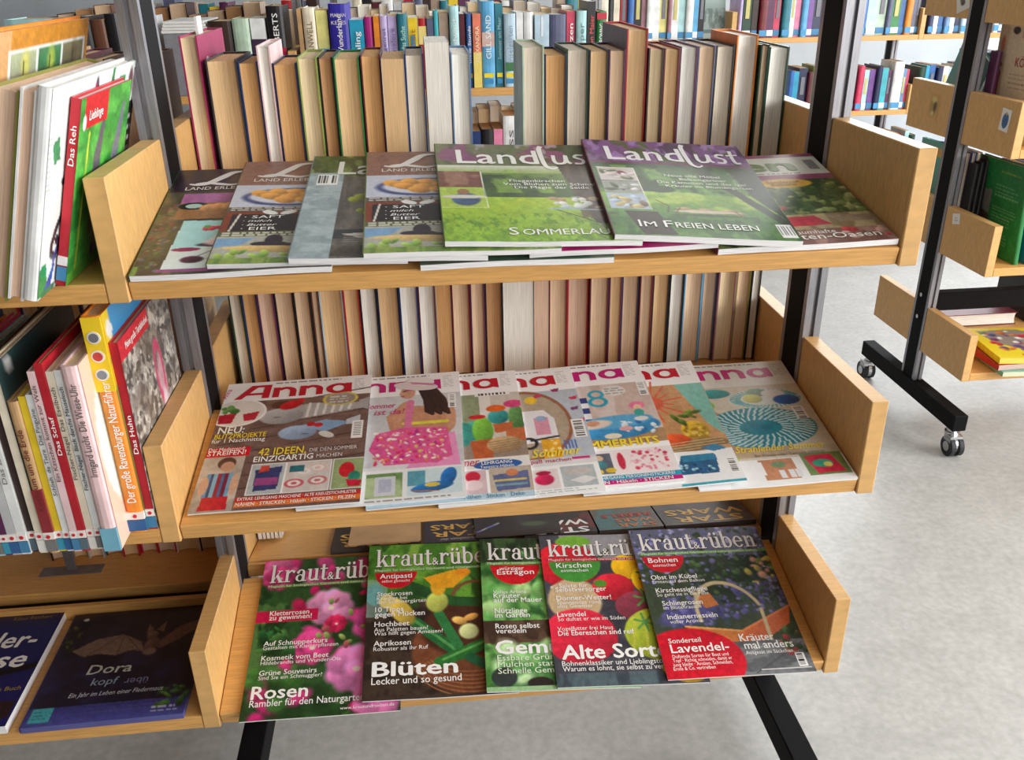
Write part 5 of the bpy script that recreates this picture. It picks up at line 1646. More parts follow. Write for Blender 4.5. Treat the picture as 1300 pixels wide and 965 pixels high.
for k, (c0, c1, c2) in enumerate((((176, 186, 150), (96, 92, 96), (206, 200, 90)), ((70, 130, 90), (34, 76, 50), (196, 200, 80)), ((128, 124, 96), (46, 54, 48), (90, 84, 60)))):
    x0 = .115 + k * .28
    a.grad(x0, .085, x0 + .265, .345, c0, c1).ell(x0 + .13, .24, .08, .08, c1, 0, .4).ell(x0 + .15, .14, .06, .08, c2, 0, .6, .7).ell(x0 + .12, .28, .1, .05, tuple(int(q * .6) for q in c1), 0, .4).line([(x0 + .13, .13), (x0 + .13, .24)], .012, (50, 54, 50))
side_art(cv, a, t, d, h)
for xb, t, c, h in ((-.612, .022, 'brown', .24), (-.636, .018, 'orange', .26), (-.656, .024, 'maroon', .23), (-.682, .02, 'cream', .25)):
    d = .24
    book('%s hardback leaning further left of the tall orange book on the upper left shelf' % c, lean(xb, -.02, d, t), t, d, h, c, 'cream', group=G_LEAN, name='picture_book')

# ------------------------------------------------------------------ standing picture books, middle left shelf
G_STAND = 'picture books standing on the middle left shelf'
x = -.4745
STAND = [  # thickness, height, depth, y, cover colour, label, spine text, text colour, text start, text length
    (.011, .255, .212, .002, 'red', 'red picture book with a hen cover, standing beside the middle left end panel', 'Das Huhn', WH, .11, .052),
    (.022, .290, .205, .000, 'orange', 'thick orange and yellow nature guide standing beside the red hen book', 'Der große Ravensburger Naturführer', WH, .045, .165),
    (.020, .246, .235, -.036, 'pale pink', 'pale pink picture book with a pale blue foot, third from the middle left end panel', 'Irmgard Lucht  Die Wiese-Uhr', (110, 100, 100), .105, .12),
    (.009, .240, .22, -.034, 'white', 'slim white spined picture book beside the pale pink one', 'Fischer-Nagel  Blick durchs Mauseloch', (70, 66, 70), .085, .135),
    (.009, .239, .22, -.034, 'cream', 'slim cream picture book just right of the slim red spine', 'Fischer-Nagel  Das Eselbuch', (90, 84, 84), .10, .12),
    (.0095, .250, .22, -.036, 'red', 'slim red picture book standing among pale spines', 'Das Schaf', WH, .135, .05),
    (.009, .241, .22, -.036, 'pale pink', 'slim pale pink picture book just left of the slim red spine', 'Ein Kätzchen kommt zur Welt', (90, 76, 76), .10, .125),
    (.009, .212, .21, -.034, 'white', 'low white picture book beside a yellow spine', 'Schlieh  de Tiere  Die Pinguine', (100, 96, 96), .08, .115),
    (.009, .210, .21, -.033, 'yellow', 'low yellow picture book standing between white and tan spines', '', WH, 0, 0),
    (.013, .205, .21, -.033, 'tan', 'low tan book with dark red spine foot beside the yellow spine', 'Kochrum um die Erde', (120, 50, 44), .06, .11),
    (.010, .252, .235, -.034, 'cream', 'cream spined book with a dark teal cover on the middle left shelf', '', (90, 90, 90), .1, .08),
    (.010, .250, .235, -.03, 'dark brown', 'dark brown book standing left of the dark teal cover', '', WH, 0, 0),
    (.011, .225, .22, -.034, 'white', 'off-white picture book left of the dark brown one, middle left shelf', 'Das Ziegenbuch', (130, 126, 120), .10, .09),
    (.011, .225, .22, -.034, 'pale grey', 'pale grey picture book beside the thin plum one, middle left shelf', 'Vanessa Luft', (130, 126, 130), .09, .08),
    (.008, .220, .22, -.034, 'plum', 'thin plum book between pale spines on the middle left shelf', '', WH, 0, 0),
    (.010, .230, .22, -.034, 'pale aqua', 'pale aqua picture book near the left photograph edge, middle shelf', '', WH, 0, 0),
    (.010, .235, .22, -.036, 'rose', 'rose red picture book near the left edge of the middle shelf', 'Tier', WH, .03, .02),
    (.014, .23, .21, -.02, 'orange', 'orange book next to the rose red one on the middle left shelf', '', WH, 0, 0),
    (.012, .24, .22, -.03, 'navy', 'navy book left of the orange one on the middle left shelf', '', WH, 0, 0),
    (.016, .22, .22, -.03, 'white', 'white book left of the navy one on the middle left shelf', '', WH, 0, 0),
]
for k, (t, h, d, y, c, lb, tx, tc, z0, L) in enumerate(STAND):
    rt, cv = book(lb, M_spine(x - t / 2, y, ZS[1] + .0005, d), t - .0006, d, h, c, 'cream', hard=True, group=G_STAND, name='picture_book')
    tt = t - .0006
    if k == 0:
        a = Art(h / d, 100, base=(150, 146, 140))
        a.tex((70, 66, 66), 26, 30, 1, .5, .12, .9).tex((206, 200, 190), 22, 26, 2, .6, .08, .9).tex((110, 100, 90), 10, 12, 3, .6, .1, .6)
        a.ell(.62, .42, .10, .22, (190, 150, 160), 0, .4).ring(.60, .36, .07, .18, .03, (196, 70, 110)).ell(.44, .74, .10, .14, (226, 222, 212), 0, .4).ell(.62, .55, .06, .14, (216, 200, 210), 0, .4)
        a.rect(.0, .0, .56, .10, (200, 34, 54))
        side_art(cv, a, tt, d, h)
        me = print_mesh('title_lettering', [place_text(text_shape('Meine große Tierbibliothek', .01), .10, .065, .06, h / d, .44) + (WH,)], lambda u, v: (np.full_like(u, -tt / 2 - .0009), d - u * d, h * (1 - v)))
        obj('title_lettering', me, PRINTM, cv)
    if k == 1:
        a = Art(h / d, 50, base=(226, 196, 50))
        a.rect(.12, .0, 1, .24, (64, 150, 206)).ell(.08, .08, .05, .06, (230, 232, 230)).ell(.10, .20, .09, .05, (60, 150, 120)).grad(.0, .3, 1, 1, (120, 170, 80), (60, 110, 60))
        side_art(cv, a, tt, d, h)
        spine_plate('yellow_spine_head', cv, tt, d, h * .68, h - .001, (240, 206, 40))
        for q, (zz, c1) in enumerate(((.265, (120, 120, 126)), (.242, (200, 70, 60)), (.219, (130, 140, 150)))):
            for r_, c2, e in ((.0075, (238, 236, 230), .0042), (.0055, c1, .0048)):
                b = MB(); b.cyl((0, d + e, zz), 'Y', r_, .0012, 18)
                b.build('spine_medallion', plain('medal_%d_%d_%d' % c2, c2, .5), cv)
    if k == 2:
        spine_plate('pale_blue_spine_foot', cv, tt, d, .0, .032, (120, 180, 204))
        a = Art(h / d, 40, base=(238, 200, 180)).ell(.22, .48, .20, .36, (214, 236, 236), 0, .05)
        side_art(cv, a, tt, d, h)
    if k == 10:
        a = Art(h / d, 30, base=(40, 62, 64)).ell(.12, .05, .03, .04, (200, 200, 200))
        side_art(cv, a, tt, d, h)
    if k == 9:
        spine_plate('dark_red_spine_band', cv, tt * .98, d, .015, .09, (140, 44, 50))
    if tx:
        spine_text(cv, tx, d, tt, z0, min(.012, tt * .75) if k != 1 else .015, tc, L)
    if k not in (2,):
        spine_plate('library_label', cv, tt, d, .003, .019, [(70, 130, 170), (50, 96, 150), (60, 150, 180), (120, 120, 120), (226, 224, 220), (90, 110, 120)][k % 6], 1.02)
        spine_plate('leaf_label', cv, tt, d, .020, .030, (240, 234, 230), 1.02)
        b = MB(); b.cyl((0, d + .0046 if tt > .012 else d + .0008, .025), 'Y', min(.0026, tt * .26), .001, 6)
        b.build('red_leaf_mark', plain('leaf_red', (196, 36, 48), .5), cv)
    x -= t

# ------------------------------------------------------------------ flat books, bottom left shelf
yc0 = PD + POST_D / 2


def art_bat():
    a = Art(.24 / .222, 110, base=(36, 30, 44))
    a.grad(0, 0, 1, 1, (44, 34, 42), (44, 44, 92)).tex((28, 24, 34), 5, 5, 1, .5, .2, .7).grad(0, .86, 1, 1, (56, 56, 120), (74, 76, 150))
    w1 = (128, 104, 92)
    a.poly([(.10, .37), (.24, .27), (.42, .24), (.56, .33), (.60, .42), (.50, .40), (.42, .44), (.30, .41), (.20, .43)], w1)
    a.poly([(.66, .36), (.80, .20), (.95, .14), (1, .12), (1, .20), (.90, .26), (.82, .33), (.70, .41)], (110, 84, 78))
    for p, q in (((.42, .24), (.42, .44)), ((.42, .24), (.22, .42)), ((.80, .20), (.84, .32)), ((.42, .24), (.56, .40))):
        a.line([p, q], .006, (84, 66, 62))
    a.ell(.64, .36, .055, .08, (104, 80, 74), 0, .2, 1, .2).ell(.62, .27, .045, .05, (112, 88, 80), 0, .2, 1, .2).poly([(.57, .25), (.57, .15), (.62, .22)], (120, 96, 90)).poly([(.64, .22), (.69, .14), (.69, .25)], (120, 96, 90)).ell(.64, .43, .05, .04, (132, 108, 96), 0, .2)
    a.ell(.10, .06, .02, .018, (206, 206, 196)).leaves(14, (.0, .1, .12, .36), .02, .05, [(56, 60, 36), (80, 84, 40)], 3).leaves(14, (.80, .76, .98, .92), .03, .06, [(50, 84, 44), (70, 110, 50)], 4)
    a.rect(.03, .86, .16, .97, (70, 160, 170)).lines_of_text(.05, .885, .14, 3, .025, (40, 100, 120), 3, .008)
    a.lines_of_text(.36, .86, .85, 3, .03, (90, 88, 130), 5, .008, .5).lines_of_text(.78, .92, .98, 2, .03, (200, 200, 210), 6, .012)
    return a


flat_m = lambda x, y, z, ang: Matrix.Translation((x, y, z)) @ Matrix.Rotation(R(ang), 4, 'Z')
BZ = ZS[2] + .001
magazine('dark blue picture book with a flying bat, lying flat on the bottom left shelf', None, 'L', (0, 0), 0, .222, .240, .010, 0, 0, art_bat(),
         [('Dora', .27, .60, .13, (206, 210, 200), {'b': .01, 'xs': 1.1, 'sh': .1}), ('kopf', .33, .70, .095, (150, 170, 190), {'b': .006, 'sh': .1}), ('über', .70, .665, .085, (130, 130, 170), {'rot': 180}), ('Ein Jahr im Leben einer Fledermaus', .22, .79, .058, (200, 200, 214), {'w': .60, 'sh': .2})],
         [], spine=(58, 60, 120), pages=(90, 92, 150), name='picture_book', wave=0.0, mat=flat_m(-.719, .004, BZ, .6), cat='book', group='books lying flat on the bottom left shelf')
a = Art(.25 / .20, 70, base=(24, 28, 92))
a.grad(0, 0, 1, .2, (30, 24, 60), (22, 26, 96)).poly([(.3, .62), (1, .48), (1, .54), (.3, .68)], (16, 14, 24)).rect(.6, .80, .98, .93, (40, 26, 30)).ell(.8, .86, .1, .05, (150, 96, 70))
magazine('blue paperback with large white letters, lying at the left edge of the bottom shelf', None, 'L', (0, 0), 0, .20, .25, .014, 0, 0, a,
         [('der-', .52, .34, .26, WH, {'b': .02, 'sh': .15, 'w': .38}), ('sse', .56, .52, .26, WH, {'b': .02, 'sh': .15, 'w': .34}), ('Klaus Reichert', .62, .08, .06, (150, 120, 60), {'w': .3}), ('das Buch', .76, .72, .06, (170, 150, 60))],
         [], name='paperback', wave=0.0, mat=flat_m(-.938, .006, BZ, .3), cat='book', group='books lying flat on the bottom left shelf')

b = MB()
b.bbox(-.05, .05, -.012, .012, 0, .002, .0005); b.bbox(-.008, .008, -.001, .001, .001, .236, .0003)
tag(b.build('metal_bookend', plain('grey_steel', (128, 122, 124), .4, metal=.6), None, (-.735, .30, ZS[1] - BT - .242)), 'grey steel hanging bookend below the middle left shelf', 'bookend')

# ------------------------------------------------------------------ flat books on the back of the bottom shelf, upside down for us
def rear_slope(x_right, up, lift, ang=0.0):
    """matrix on the sloping shelf of the far side; x_right: the book's left corner as its reader sees it"""
    base = Matrix.Translation((0, 2 * yc0, 0)) @ Matrix.Rotation(math.pi, 4, 'Z') @ Matrix.Translation((0, 0, ZS[2])) @ Matrix.Rotation(R(TILT[2]), 4, 'X')
    return base @ Matrix.Translation((-x_right, up, lift)) @ Matrix.Rotation(R(ang), 4, 'Z')


GOLD = (222, 176, 84)


def sw_art(c0, c1, seed):
    return Art(1.4, 40, base=c0, seed=seed).tex(c1, 6, 8, seed, .5, .2, .8)


G_SW = 'books lying upside down on the far side of the bottom shelf'
for lb, x1, w, h, lift, c0, c1, tx, sp in (
        ('black flat book with gold letters, under the beige block on the far bottom shelf', -.155, .155, .235, .001, (34, 26, 26), (60, 44, 36), [('STAR', .10, .13, .24, GOLD, {'b': .02, 'w': .8}), ('WARS', .08, .27, .24, GOLD, {'b': .02, 'w': .84})], 7),
        ('dark blue flat book with gold letters, second from left on the far bottom shelf', -.008, .142, .235, .001, (30, 32, 50), (44, 44, 64), [('Geschichten der', .30, .06, .10, (196, 190, 180), {'w': .5}), ('STAR', .10, .19, .24, GOLD, {'b': .02, 'w': .8}), ('WARS', .08, .33, .24, GOLD, {'b': .02, 'w': .84})], 8),
        ('black and red flat book with white letters on the far bottom shelf', .155, .13, .235, .001, (26, 24, 30), (120, 26, 36), [('STAR', .10, .10, .26, WH, {'b': .03, 'w': .8}), ('WARS', .08, .25, .26, WH, {'b': .03, 'w': .84})], 9),
        ('teal and brown flat book with orange letters on the far bottom shelf', .274, .116, .235, .001, (96, 92, 84), (60, 120, 128), [('STAR', .08, .10, .2, (196, 120, 70), {'b': .03, 'w': .6}), ('WARS', .08, .20, .2, (196, 120, 70), {'b': .03, 'w': .6}), ('REBELS', .08, .30, .2, (176, 66, 44), {'b': .03, 'w': .8})], 10),
        ('grey flat book with big gold letters, rightmost on the far bottom shelf', .443, .166, .235, .001, (92, 82, 78), (70, 62, 60), [('STAR', .12, .14, .22, GOLD, {'b': .02, 'w': .74}), ('WARS', .06, .29, .22, GOLD, {'b': .02, 'w': .86})], 11),
        ('glossy black flat book with a blue light streak, lying on top of the others', .09, .15, .235, .012, (22, 20, 26), (36, 34, 44), [], 12)):
    a = Art(h / w, 50, base=c0, seed=sp).tex(c1, 5, 6, sp, .55, .15, .8)
    if not tx:
        a.line([(.98, .02), (.70, .18)], .02, (110, 120, 220)).line([(.98, .02), (.70, .18)], .008, (220, 224, 250)).ell(.3, .12, .2, .1, (70, 92, 66), 0, .5)
    magazine(lb, None, 'L', (0, 0), 0, w, h, .009, 0, 0, a, tx, [], name='flat_book', wave=0.0, cat='book', group=G_SW, mat=rear_slope(x1, .006, lift), pages=(66, 58, 56))
rt, cv = book('beige page block of a book lying on the far bottom shelf, edges towards us', rear_slope(-.155, .135, .016) @ Matrix.Translation((0.0, .10, 0)) @ Matrix.Rotation(math.pi / 2, 4, 'Y') @ Matrix.Rotation(math.pi, 4, 'Z') @ Matrix.Translation((-.0125, 0, 0.0)), .024, .10, .125, 'tan', 'pinkish', group=G_SW)
for k in range(6):
    c = ['dark blue', 'pale grey', 'white', 'pale grey', 'white', 'pale grey'][k]
    t = .009 if k == 0 else .006
    book('%s thin booklet standing %s from the left upright on the far bottom shelf' % (c, ordinal(k + 1)), M_fore(-.442 + k * .0072, .385, .4095), t - .0008, .10, .17, c, 'white', False, group='thin booklets on the far bottom shelf')

# ------------------------------------------------------------------ unit across the aisle: novels with their spines towards us
CENTRAL = [(-0.631, -0.584, 0.206, 'pale green'), (-0.582, -0.540, 0.205, 'white'), (-0.534, -0.487, 0.237, 'black'), (-0.448, -0.435, 0.228, 'tan'), (-0.432, -0.397, 0.231, 'cream'), (-0.396, -0.362, 0.223, 'pale yellow'), (-0.358, -0.303, 0.240, 'royal blue'), (-0.302, -0.261, 0.196, 'cyan'), (-0.260, -0.234, 0.203, 'magenta'), (-0.233, -0.216, 0.205, 'orange'), (-0.215, -0.193, 0.205, 'lilac'), (-0.192, -0.165, 0.204, 'lilac'), (-0.164, -0.135, 0.210, 'teal'), (-0.133, -0.106, 0.199, 'yellow'), (-0.104, -0.080, 0.196, 'red'), (-0.079, -0.060, 0.196, 'slate'), (-0.059, -0.045, 0.216, 'turquoise'), (-0.044, -0.016, 0.208, 'taupe'), (-0.013, 0.015, 0.228, 'pale aqua'), (0.016, 0.032, 0.206, 'maroon'), (0.035, 0.053, 0.206, 'blue'), (0.054, 0.079, 0.206, 'coral'), (0.080, 0.119, 0.239, 'sky blue'), (0.121, 0.144, 0.232, 'teal'), (0.146, 0.181, 0.204, 'pale blue'), (0.183, 0.204, 0.207, 'white'), (0.206, 0.234, 0.207, 'white'), (0.237, 0.281, 0.200, 'pale blue'), (0.284, 0.331, 0.199, 'slate'), (0.333, 0.359, 0.207, 'rose'), (0.361, 0.392, 0.208, 'pale aqua'), (0.394, 0.420, 0.233, 'black'), (0.423, 0.4535, 0.205, 'green')]
TXT = {2: ('ROBERTS', WH), 6: ('Wunderland', WH), 4: ('CORNWELL', (150, 130, 90)), 7: ('Frühling', WH), 10: ('Morgenrot', (110, 100, 150)), 11: ('Hannelore', (120, 100, 160)), 12: ('Amandas Suche', (190, 226, 214)), 13: ('Freiheit', (170, 120, 30)), 22: ('GILL SAND', (230, 240, 240)), 23: ('Sommer am Meer', (150, 190, 190)), 24: ('Inselgarten', (150, 170, 190)), 29: ('Herzen', WH), 31: ('Milton Maier', (226, 90, 80)), 32: ('LINDA KRONING', WH), 18: ('Nordwind', (226, 240, 240)), 20: ('Blaue Stunde', WH), 21: ('ALEXANDRA', (240, 226, 190)), 30: ('Harper', (120, 150, 160))}
CZ = 1.0035
for i, (x0, x1, h, c) in enumerate(CENTRAL):
    d = .15
    t = x1 - x0 - .001
    y = 1.808 + (.004 * ((i * 7) % 3))
    rt, cv = book('%s novel standing %s from left on the shelf across the aisle' % (c, ordinal(i + 1)), M_spine((x0 + x1) / 2, y, CZ, d), t, d, h, c, ['cream', 'white', 'tan'][i % 3], hard=(i % 2 == 0), group='novels on the shelf across the aisle', name='novel')
    if i in TXT:
        s_, tc = TXT[i]
        spine_text(cv, s_, d, t, h * .34 if i not in (2, 6) else h * .42, min(.022, t * .7), tc, h * (.5 if i != 6 else .46))
    if i == 6:
        for zz, s_ in ((.205, 'MARIAN'), (.185, 'KEYES')):
            P, f = text_shape(s_, .01); P = np.array(P)
            me = print_mesh('author_lettering', [(P, f, (214, 210, 226))], lambda x, y: (.021 - x * .042 / P[:, 0].max(), np.full_like(x, d + .0052), zz + y * .014))
            obj('author_lettering', me, PRINTM, cv)
    if i == 2:
        spine_plate('red_spine_foot', cv, t, d, .07, .125, (190, 34, 70))
    if i == 1:
        spine_plate('dark_spine_band', cv, t, d, .11, .15, (60, 44, 70))
    if i == 14:
        spine_plate('cream_spine_band', cv, t, d, .125, .175, (236, 214, 130))
    if i == 13:
        spine_plate('blue_spine_badge', cv, t * .5, d, .12, .15, (60, 150, 196))
    if i == 21:
        spine_plate('yellow_spine_half', cv, t, d, .0, .10, (236, 214, 110))
    if i == 5:
        spine_plate('blue_spine_foot', cv, t, d, .06, .12, (70, 150, 190))
    if i == 22:
        spine_plate('portrait_panel', cv, t * .96, d, .115, .155, (206, 176, 168))
    if i == 32:
        spine_plate('red_spine_head', cv, t, d, h - .022, h - .004, (196, 44, 70))
    if i == 24:
        spine_plate('green_leaf_band', cv, t * .8, d, .045, .07, (60, 120, 70))
    if i in (27, 28):
        spine_plate('white_spine_mark', cv, t * .14, d, h * .70, h * .97, (226, 230, 236))
    if 18 <= i <= 26:
        spine_plate('yellow_label', cv, t * .75, d, .028, .040, (236, 214, 40))
        spine_plate('blue_label', cv, t * .7, d, .010, .024, (60, 140, 190))
rg3 = random.Random(11)
x = -.45; i = 0
while x < .44:
    t = rg3.uniform(.028, .048)
    if x + t > .449:
        break
    i += 1
    book('pale-edged novel turned away, %s from left behind the novels across the aisle' % ordinal(i), M_fore(min(x + t / 2, .45 - t / 2), 1.8 + .535 - .14 + .01, CZ), t - .001, .125, rg3.uniform(.196, .225), ['cream', 'taupe', 'pale grey', 'brown', 'slate'][i % 5], ['cream', 'grey', 'white'][i % 3], True, group='novels turned away on the far side across the aisle', name='novel')
    x += t
LOWC = [(-.09, -.05, .20, 'navy'), (-.049, -.005, .195, 'taupe'), (-.004, .035, .21, 'dark blue'), (.037, .070, .198, 'dark blue'), (.071, .108, .203, 'black'), (.109, .138, .202, 'pink'), (.139, .189, .241, 'white'), (.190, .219, .193, 'dark green'), (.221, .26, .2, 'maroon'), (.262, .30, .205, 'cream')]
for i, (x0, x1, h, c) in enumerate(LOWC):
    d = .15
    rt, cv = book('%s novel, %s from left on the lower shelf across the aisle' % (c, ordinal(i + 1)), M_spine((x0 + x1) / 2, 1.81, .6775, d), x1 - x0 - .001, d, h, c, 'tan', i % 2 == 0, group='novels on the lower shelf across the aisle', name='novel')
    if i in (5, 6):
        spine_text(cv, ['', '', '', '', '', 'Ohne dich', 'KISS'][i], d, x1 - x0, .03 if i == 5 else .1, .018, (110, 100, 110), .10)
for i in range(9):
    x0 = -.08 + i * .042
    book('cream-edged novel turned away, %s from left on the far lower shelf across the aisle' % ordinal(i + 1), M_fore(x0 + .02, 2.2, .6775), .040, .125, .20 + .01 * (i % 3), ['cream', 'taupe', 'pale grey'][i % 3], ['cream', 'grey'][i % 2], group='novels turned away on the lower far side', name='novel')

# left bay across the aisle: box file, brown boxes and a few books
b = MB(); b.bbox(-.06, .06, 0, .22, 0, .17, .002)
rt = empty('box_file', Matrix.Translation((-.765, 1.80, CZ)))
tag(rt, 'grey box file with loose white sheets on top, across the aisle', 'box file')
b.build('box', plain('grey_board', (136, 136, 142), .6), rt)
for k in range(4):
    b = MB(); b.box(-.062 + .002 * k, .064 - .003 * k, .0 + .004 * k, .225, .171 + .008 * k, .178 + .008 * k)
    b.build('paper_sheaf', WHITEP, rt)
for i, (x0, x1, h, c) in enumerate([(-.70, -.635, .20, 'dark brown'), (-.98, -.945, .225, 'black'), (-.944, -.90, .21, 'dark red'), (-.899, -.86, .215, 'pale grey'), (-1.02, -.981, .21, 'brown'), (-1.07, -1.021, .22, 'dark grey'), (-1.12, -1.071, .215, 'dark brown'), (-1.25, -1.121, .215, 'pale aqua')]):
    d = .16
    book('%s volume in the left bay across the aisle, %s in its row' % (c, ordinal(i + 1)), M_spine((x0 + x1) / 2, 1.815, CZ, d), x1 - x0 - .001, d, h, c, 'cream', True, group='volumes in the left bay across the aisle')
for i in range(14):
    x0 = -1.30 + i * .058
    book('brown-edged volume turned away, %s from left in the left bay across the aisle' % ordinal(i + 1), M_fore(x0 + .028, 2.2, CZ), .054, .125, .20 + .012 * (i % 4), ['brown', 'dark brown', 'taupe'][i % 3], ['brown', 'beige'][i % 2], group='volumes turned away across the aisle')

# ------------------------------------------------------------------ farthest unit
FAR1 = [(0.775, 0.797, 'black'), (0.801, 0.830, 'cream'), (0.834, 0.866, 'red'), (0.867, 0.896, 'blue'), (0.897, 0.933, 'black'), (0.934, 0.956, 'mauve'), (0.957, 0.985, 'white'), (0.986, 1.019, 'white'), (1.020, 1.056, 'pale yellow'), (1.057, 1.075, 'mauve'), (1.076, 1.109, 'white'), (1.110, 1.143, 'pale aqua'), (1.144, 1.177, 'white'), (1.178, 1.203, 'sky blue'), (1.204, 1.234, 'black'), (1.397, 1.412, 'lilac'), (1.416, 1.458, 'dark green'), (1.462, 1.492, 'dark brown'), (1.496, 1.533, 'dark red'), (1.534, 1.568, 'plum'), (1.569, 1.600, 'rose'), (1.607, 1.645, 'teal'), (1.646, 1.668, 'white'), (1.669, 1.699, 'pink'), (1.700, 1.729, 'sky blue'), (1.730, 1.757, 'violet'), (1.758, 1.804, 'navy'), (1.808, 1.858, 'dark blue'), (1.862, 1.905, 'teal'), (1.909, 1.960, 'white'), (1.963, 2.018, 'blue'), (2.022, 2.072, 'pale blue'), (2.073, 2.119, 'pale green'), (2.120, 2.143, 'slate'), (2.144, 2.186, 'green'), (2.187, 2.214, 'blue'), (2.215, 2.245, 'orange'), (2.246, 2.266, 'slate'), (2.267, 2.286, 'dark grey')]
FAR1B = [(2.331, 2.355, 'navy'), (2.359, 2.382, 'white'), (2.386, 2.410, 'blue'), (2.414, 2.438, 'steel blue'), (2.442, 2.466, 'white'), (2.470, 2.494, 'navy'), (2.498, 2.522, 'pale blue'), (2.526, 2.550, 'blue'), (2.554, 2.578, 'slate'), (2.582, 2.606, 'white'), (2.610, 2.634, 'cyan'), (2.638, 2.662, 'navy'), (2.666, 2.690, 'white'), (2.694, 2.719, 'blue'), (2.723, 2.747, 'slate')]
FAR2 = [(1.673, 1.696, 'blue'), (1.697, 1.724, 'cyan'), (1.725, 1.768, 'navy'), (1.769, 1.792, 'maroon'), (1.793, 1.817, 'lime'), (1.821, 1.873, 'teal'), (1.877, 1.929, 'white'), (1.933, 1.978, 'dark blue'), (1.982, 2.018, 'plum'), (2.022, 2.050, 'rose'), (2.054, 2.079, 'pale aqua'), (2.083, 2.114, 'violet'), (2.115, 2.143, 'navy'), (2.144, 2.175, 'turquoise'), (2.176, 2.197, 'plum'), (2.201, 2.249, 'white'), (2.250, 2.270, 'steel blue'), (2.271, 2.286, 'rose')]
FAR2B = [(2.328, 2.361, 'dark green'), (2.365, 2.385, 'cyan'), (2.389, 2.418, 'blue'), (2.422, 2.451, 'navy'), (2.455, 2.484, 'white'), (2.488, 2.517, 'pale blue'), (2.521, 2.550, 'white'), (2.554, 2.583, 'steel blue'), (2.587, 2.616, 'white'), (2.620, 2.649, 'plum'), (2.653, 2.683, 'navy')]
FAR3 = [(2.035, 2.063, 'pale blue'), (2.067, 2.096, 'slate'), (2.100, 2.129, 'pale grey'), (2.133, 2.162, 'teal'), (2.166, 2.195, 'rose'), (2.199, 2.228, 'red'), (2.232, 2.261, 'royal blue'), (2.262, 2.285, 'red'), (2.315, 2.338, 'pale aqua'), (2.340, 2.365, 'dark green')]
rg4 = random.Random(2)
LEFTF = []
x = -1.38
k = 0
while x < .74:
    t = rg4.uniform(.035, .055)
    if not (abs(x - FX[1]) < .07 or abs(x - FX[2]) < .07):
        LEFTF.append((x, x + t - .002, ['maroon', 'dark brown', 'cream', 'red', 'yellow', 'white', 'taupe', 'black', 'slate', 'plum', 'pale grey', 'teal'][(k * 5) % 12]))
    x += t
    k += 1
for rowlist, z, where, hh in ((FAR1, 1.0055, 'upper shelf of the farthest unit', (.205, .235)), (FAR1B, 1.0055, 'farthest upper shelf beyond the right panel', (.20, .21)), (FAR2, .6585, 'middle shelf of the farthest unit', (.185, .215)), (FAR2B, .6585, 'farthest middle shelf beyond the right panel', (.19, .21)), (FAR3, .3285, 'lowest visible shelf of the farthest unit', (.20, .225)), (LEFTF, 1.0055, 'left part of the farthest unit', (.18, .215))):
    for i, (x0, x1, c) in enumerate(rowlist):
        d = .15
        h = rg4.uniform(*hh)
        if rowlist is FAR2 and i == 15:
            h = .225
        rt, cv = book('%s book, %s from left on the %s' % (c, ordinal(i + 1), where), M_spine((x0 + x1) / 2, 3.362 + .006 * (i % 3), z, d), x1 - x0 - .001, d, h, c, 'cream', i % 3 == 0, group='books on the farthest unit', name='book')
        if rowlist is not LEFTF:
            spine_plate('spine_label', cv, (x1 - x0) * .9, d, .008, .034, [(70, 150, 200), (226, 232, 236), (60, 130, 180)][i % 3])
            if i % 2 == 0:
                spine_plate('spine_title_band', cv, (x1 - x0) * .45, d, h * .4, h * .8, [(226, 226, 220), (200, 190, 120), (120, 120, 130)][i % 3])
# a picture book shown face-out
a = Art(1.35, 50, base=(150, 166, 164))
a.grad(0, 0, 1, .5, (190, 206, 206), (120, 140, 136)).tex((90, 110, 104), 8, 8, 2, .5, .2, .8, a.box_mask(0, .4, 1, .8)).rect(0, .82, 1, .9, (90, 110, 112))
rt, cv = book('grey-green landscape book shown face-out beside the panel on the farthest unit', Matrix.Translation((1.296, 3.43, 1.0055)) @ Matrix.Rotation(R(-8), 4, 'X') @ Matrix.Rotation(math.pi / 2, 4, 'Z') @ Matrix.Translation((0, -.058, 0)), .012, .116, .215, 'pale grey', 'white', group='books on the farthest unit')
obj('cover_print', sheet_mesh('cover_print', a, lambda u, v: (np.full_like(u, -.0065), .116 * u, .215 * (1 - v))), PRINTM, cv)

# ------------------------------------------------------------------ unit on castors at the right
RY = 1.449
def side_book(label, x, y0, d, h, t, z, cover, art, group, lean_deg=0.0, spine_front=True, cat='book', pitch=0.0):
    """book standing with its left cover towards the aisle; spine to the front (towards -y)"""
    m = Matrix.Translation((x + t / 2, y0, z)) @ Matrix.Rotation(R(pitch), 4, 'X') @ Matrix.Rotation(R(lean_deg), 4, 'Y')
    if spine_front:
        m = m @ Matrix.Translation((0, d, 0)) @ Matrix.Rotation(math.pi, 4, 'Z')
    rt, cv = book(label, m, t, d, h, cover, 'white', True, group=group, name='picture_book')
    if art is not None:
        s = 1 if spine_front else -1
        fn = (lambda u, v: (np.full_like(u, t / 2 + .0005), u * d, h * (1 - v))) if spine_front else (lambda u, v: (np.full_like(u, -t / 2 - .0005), d - u * d, h * (1 - v)))
        obj('cover_print', sheet_mesh('cover_print', art, fn), PRINTM, cv)
    return rt, cv


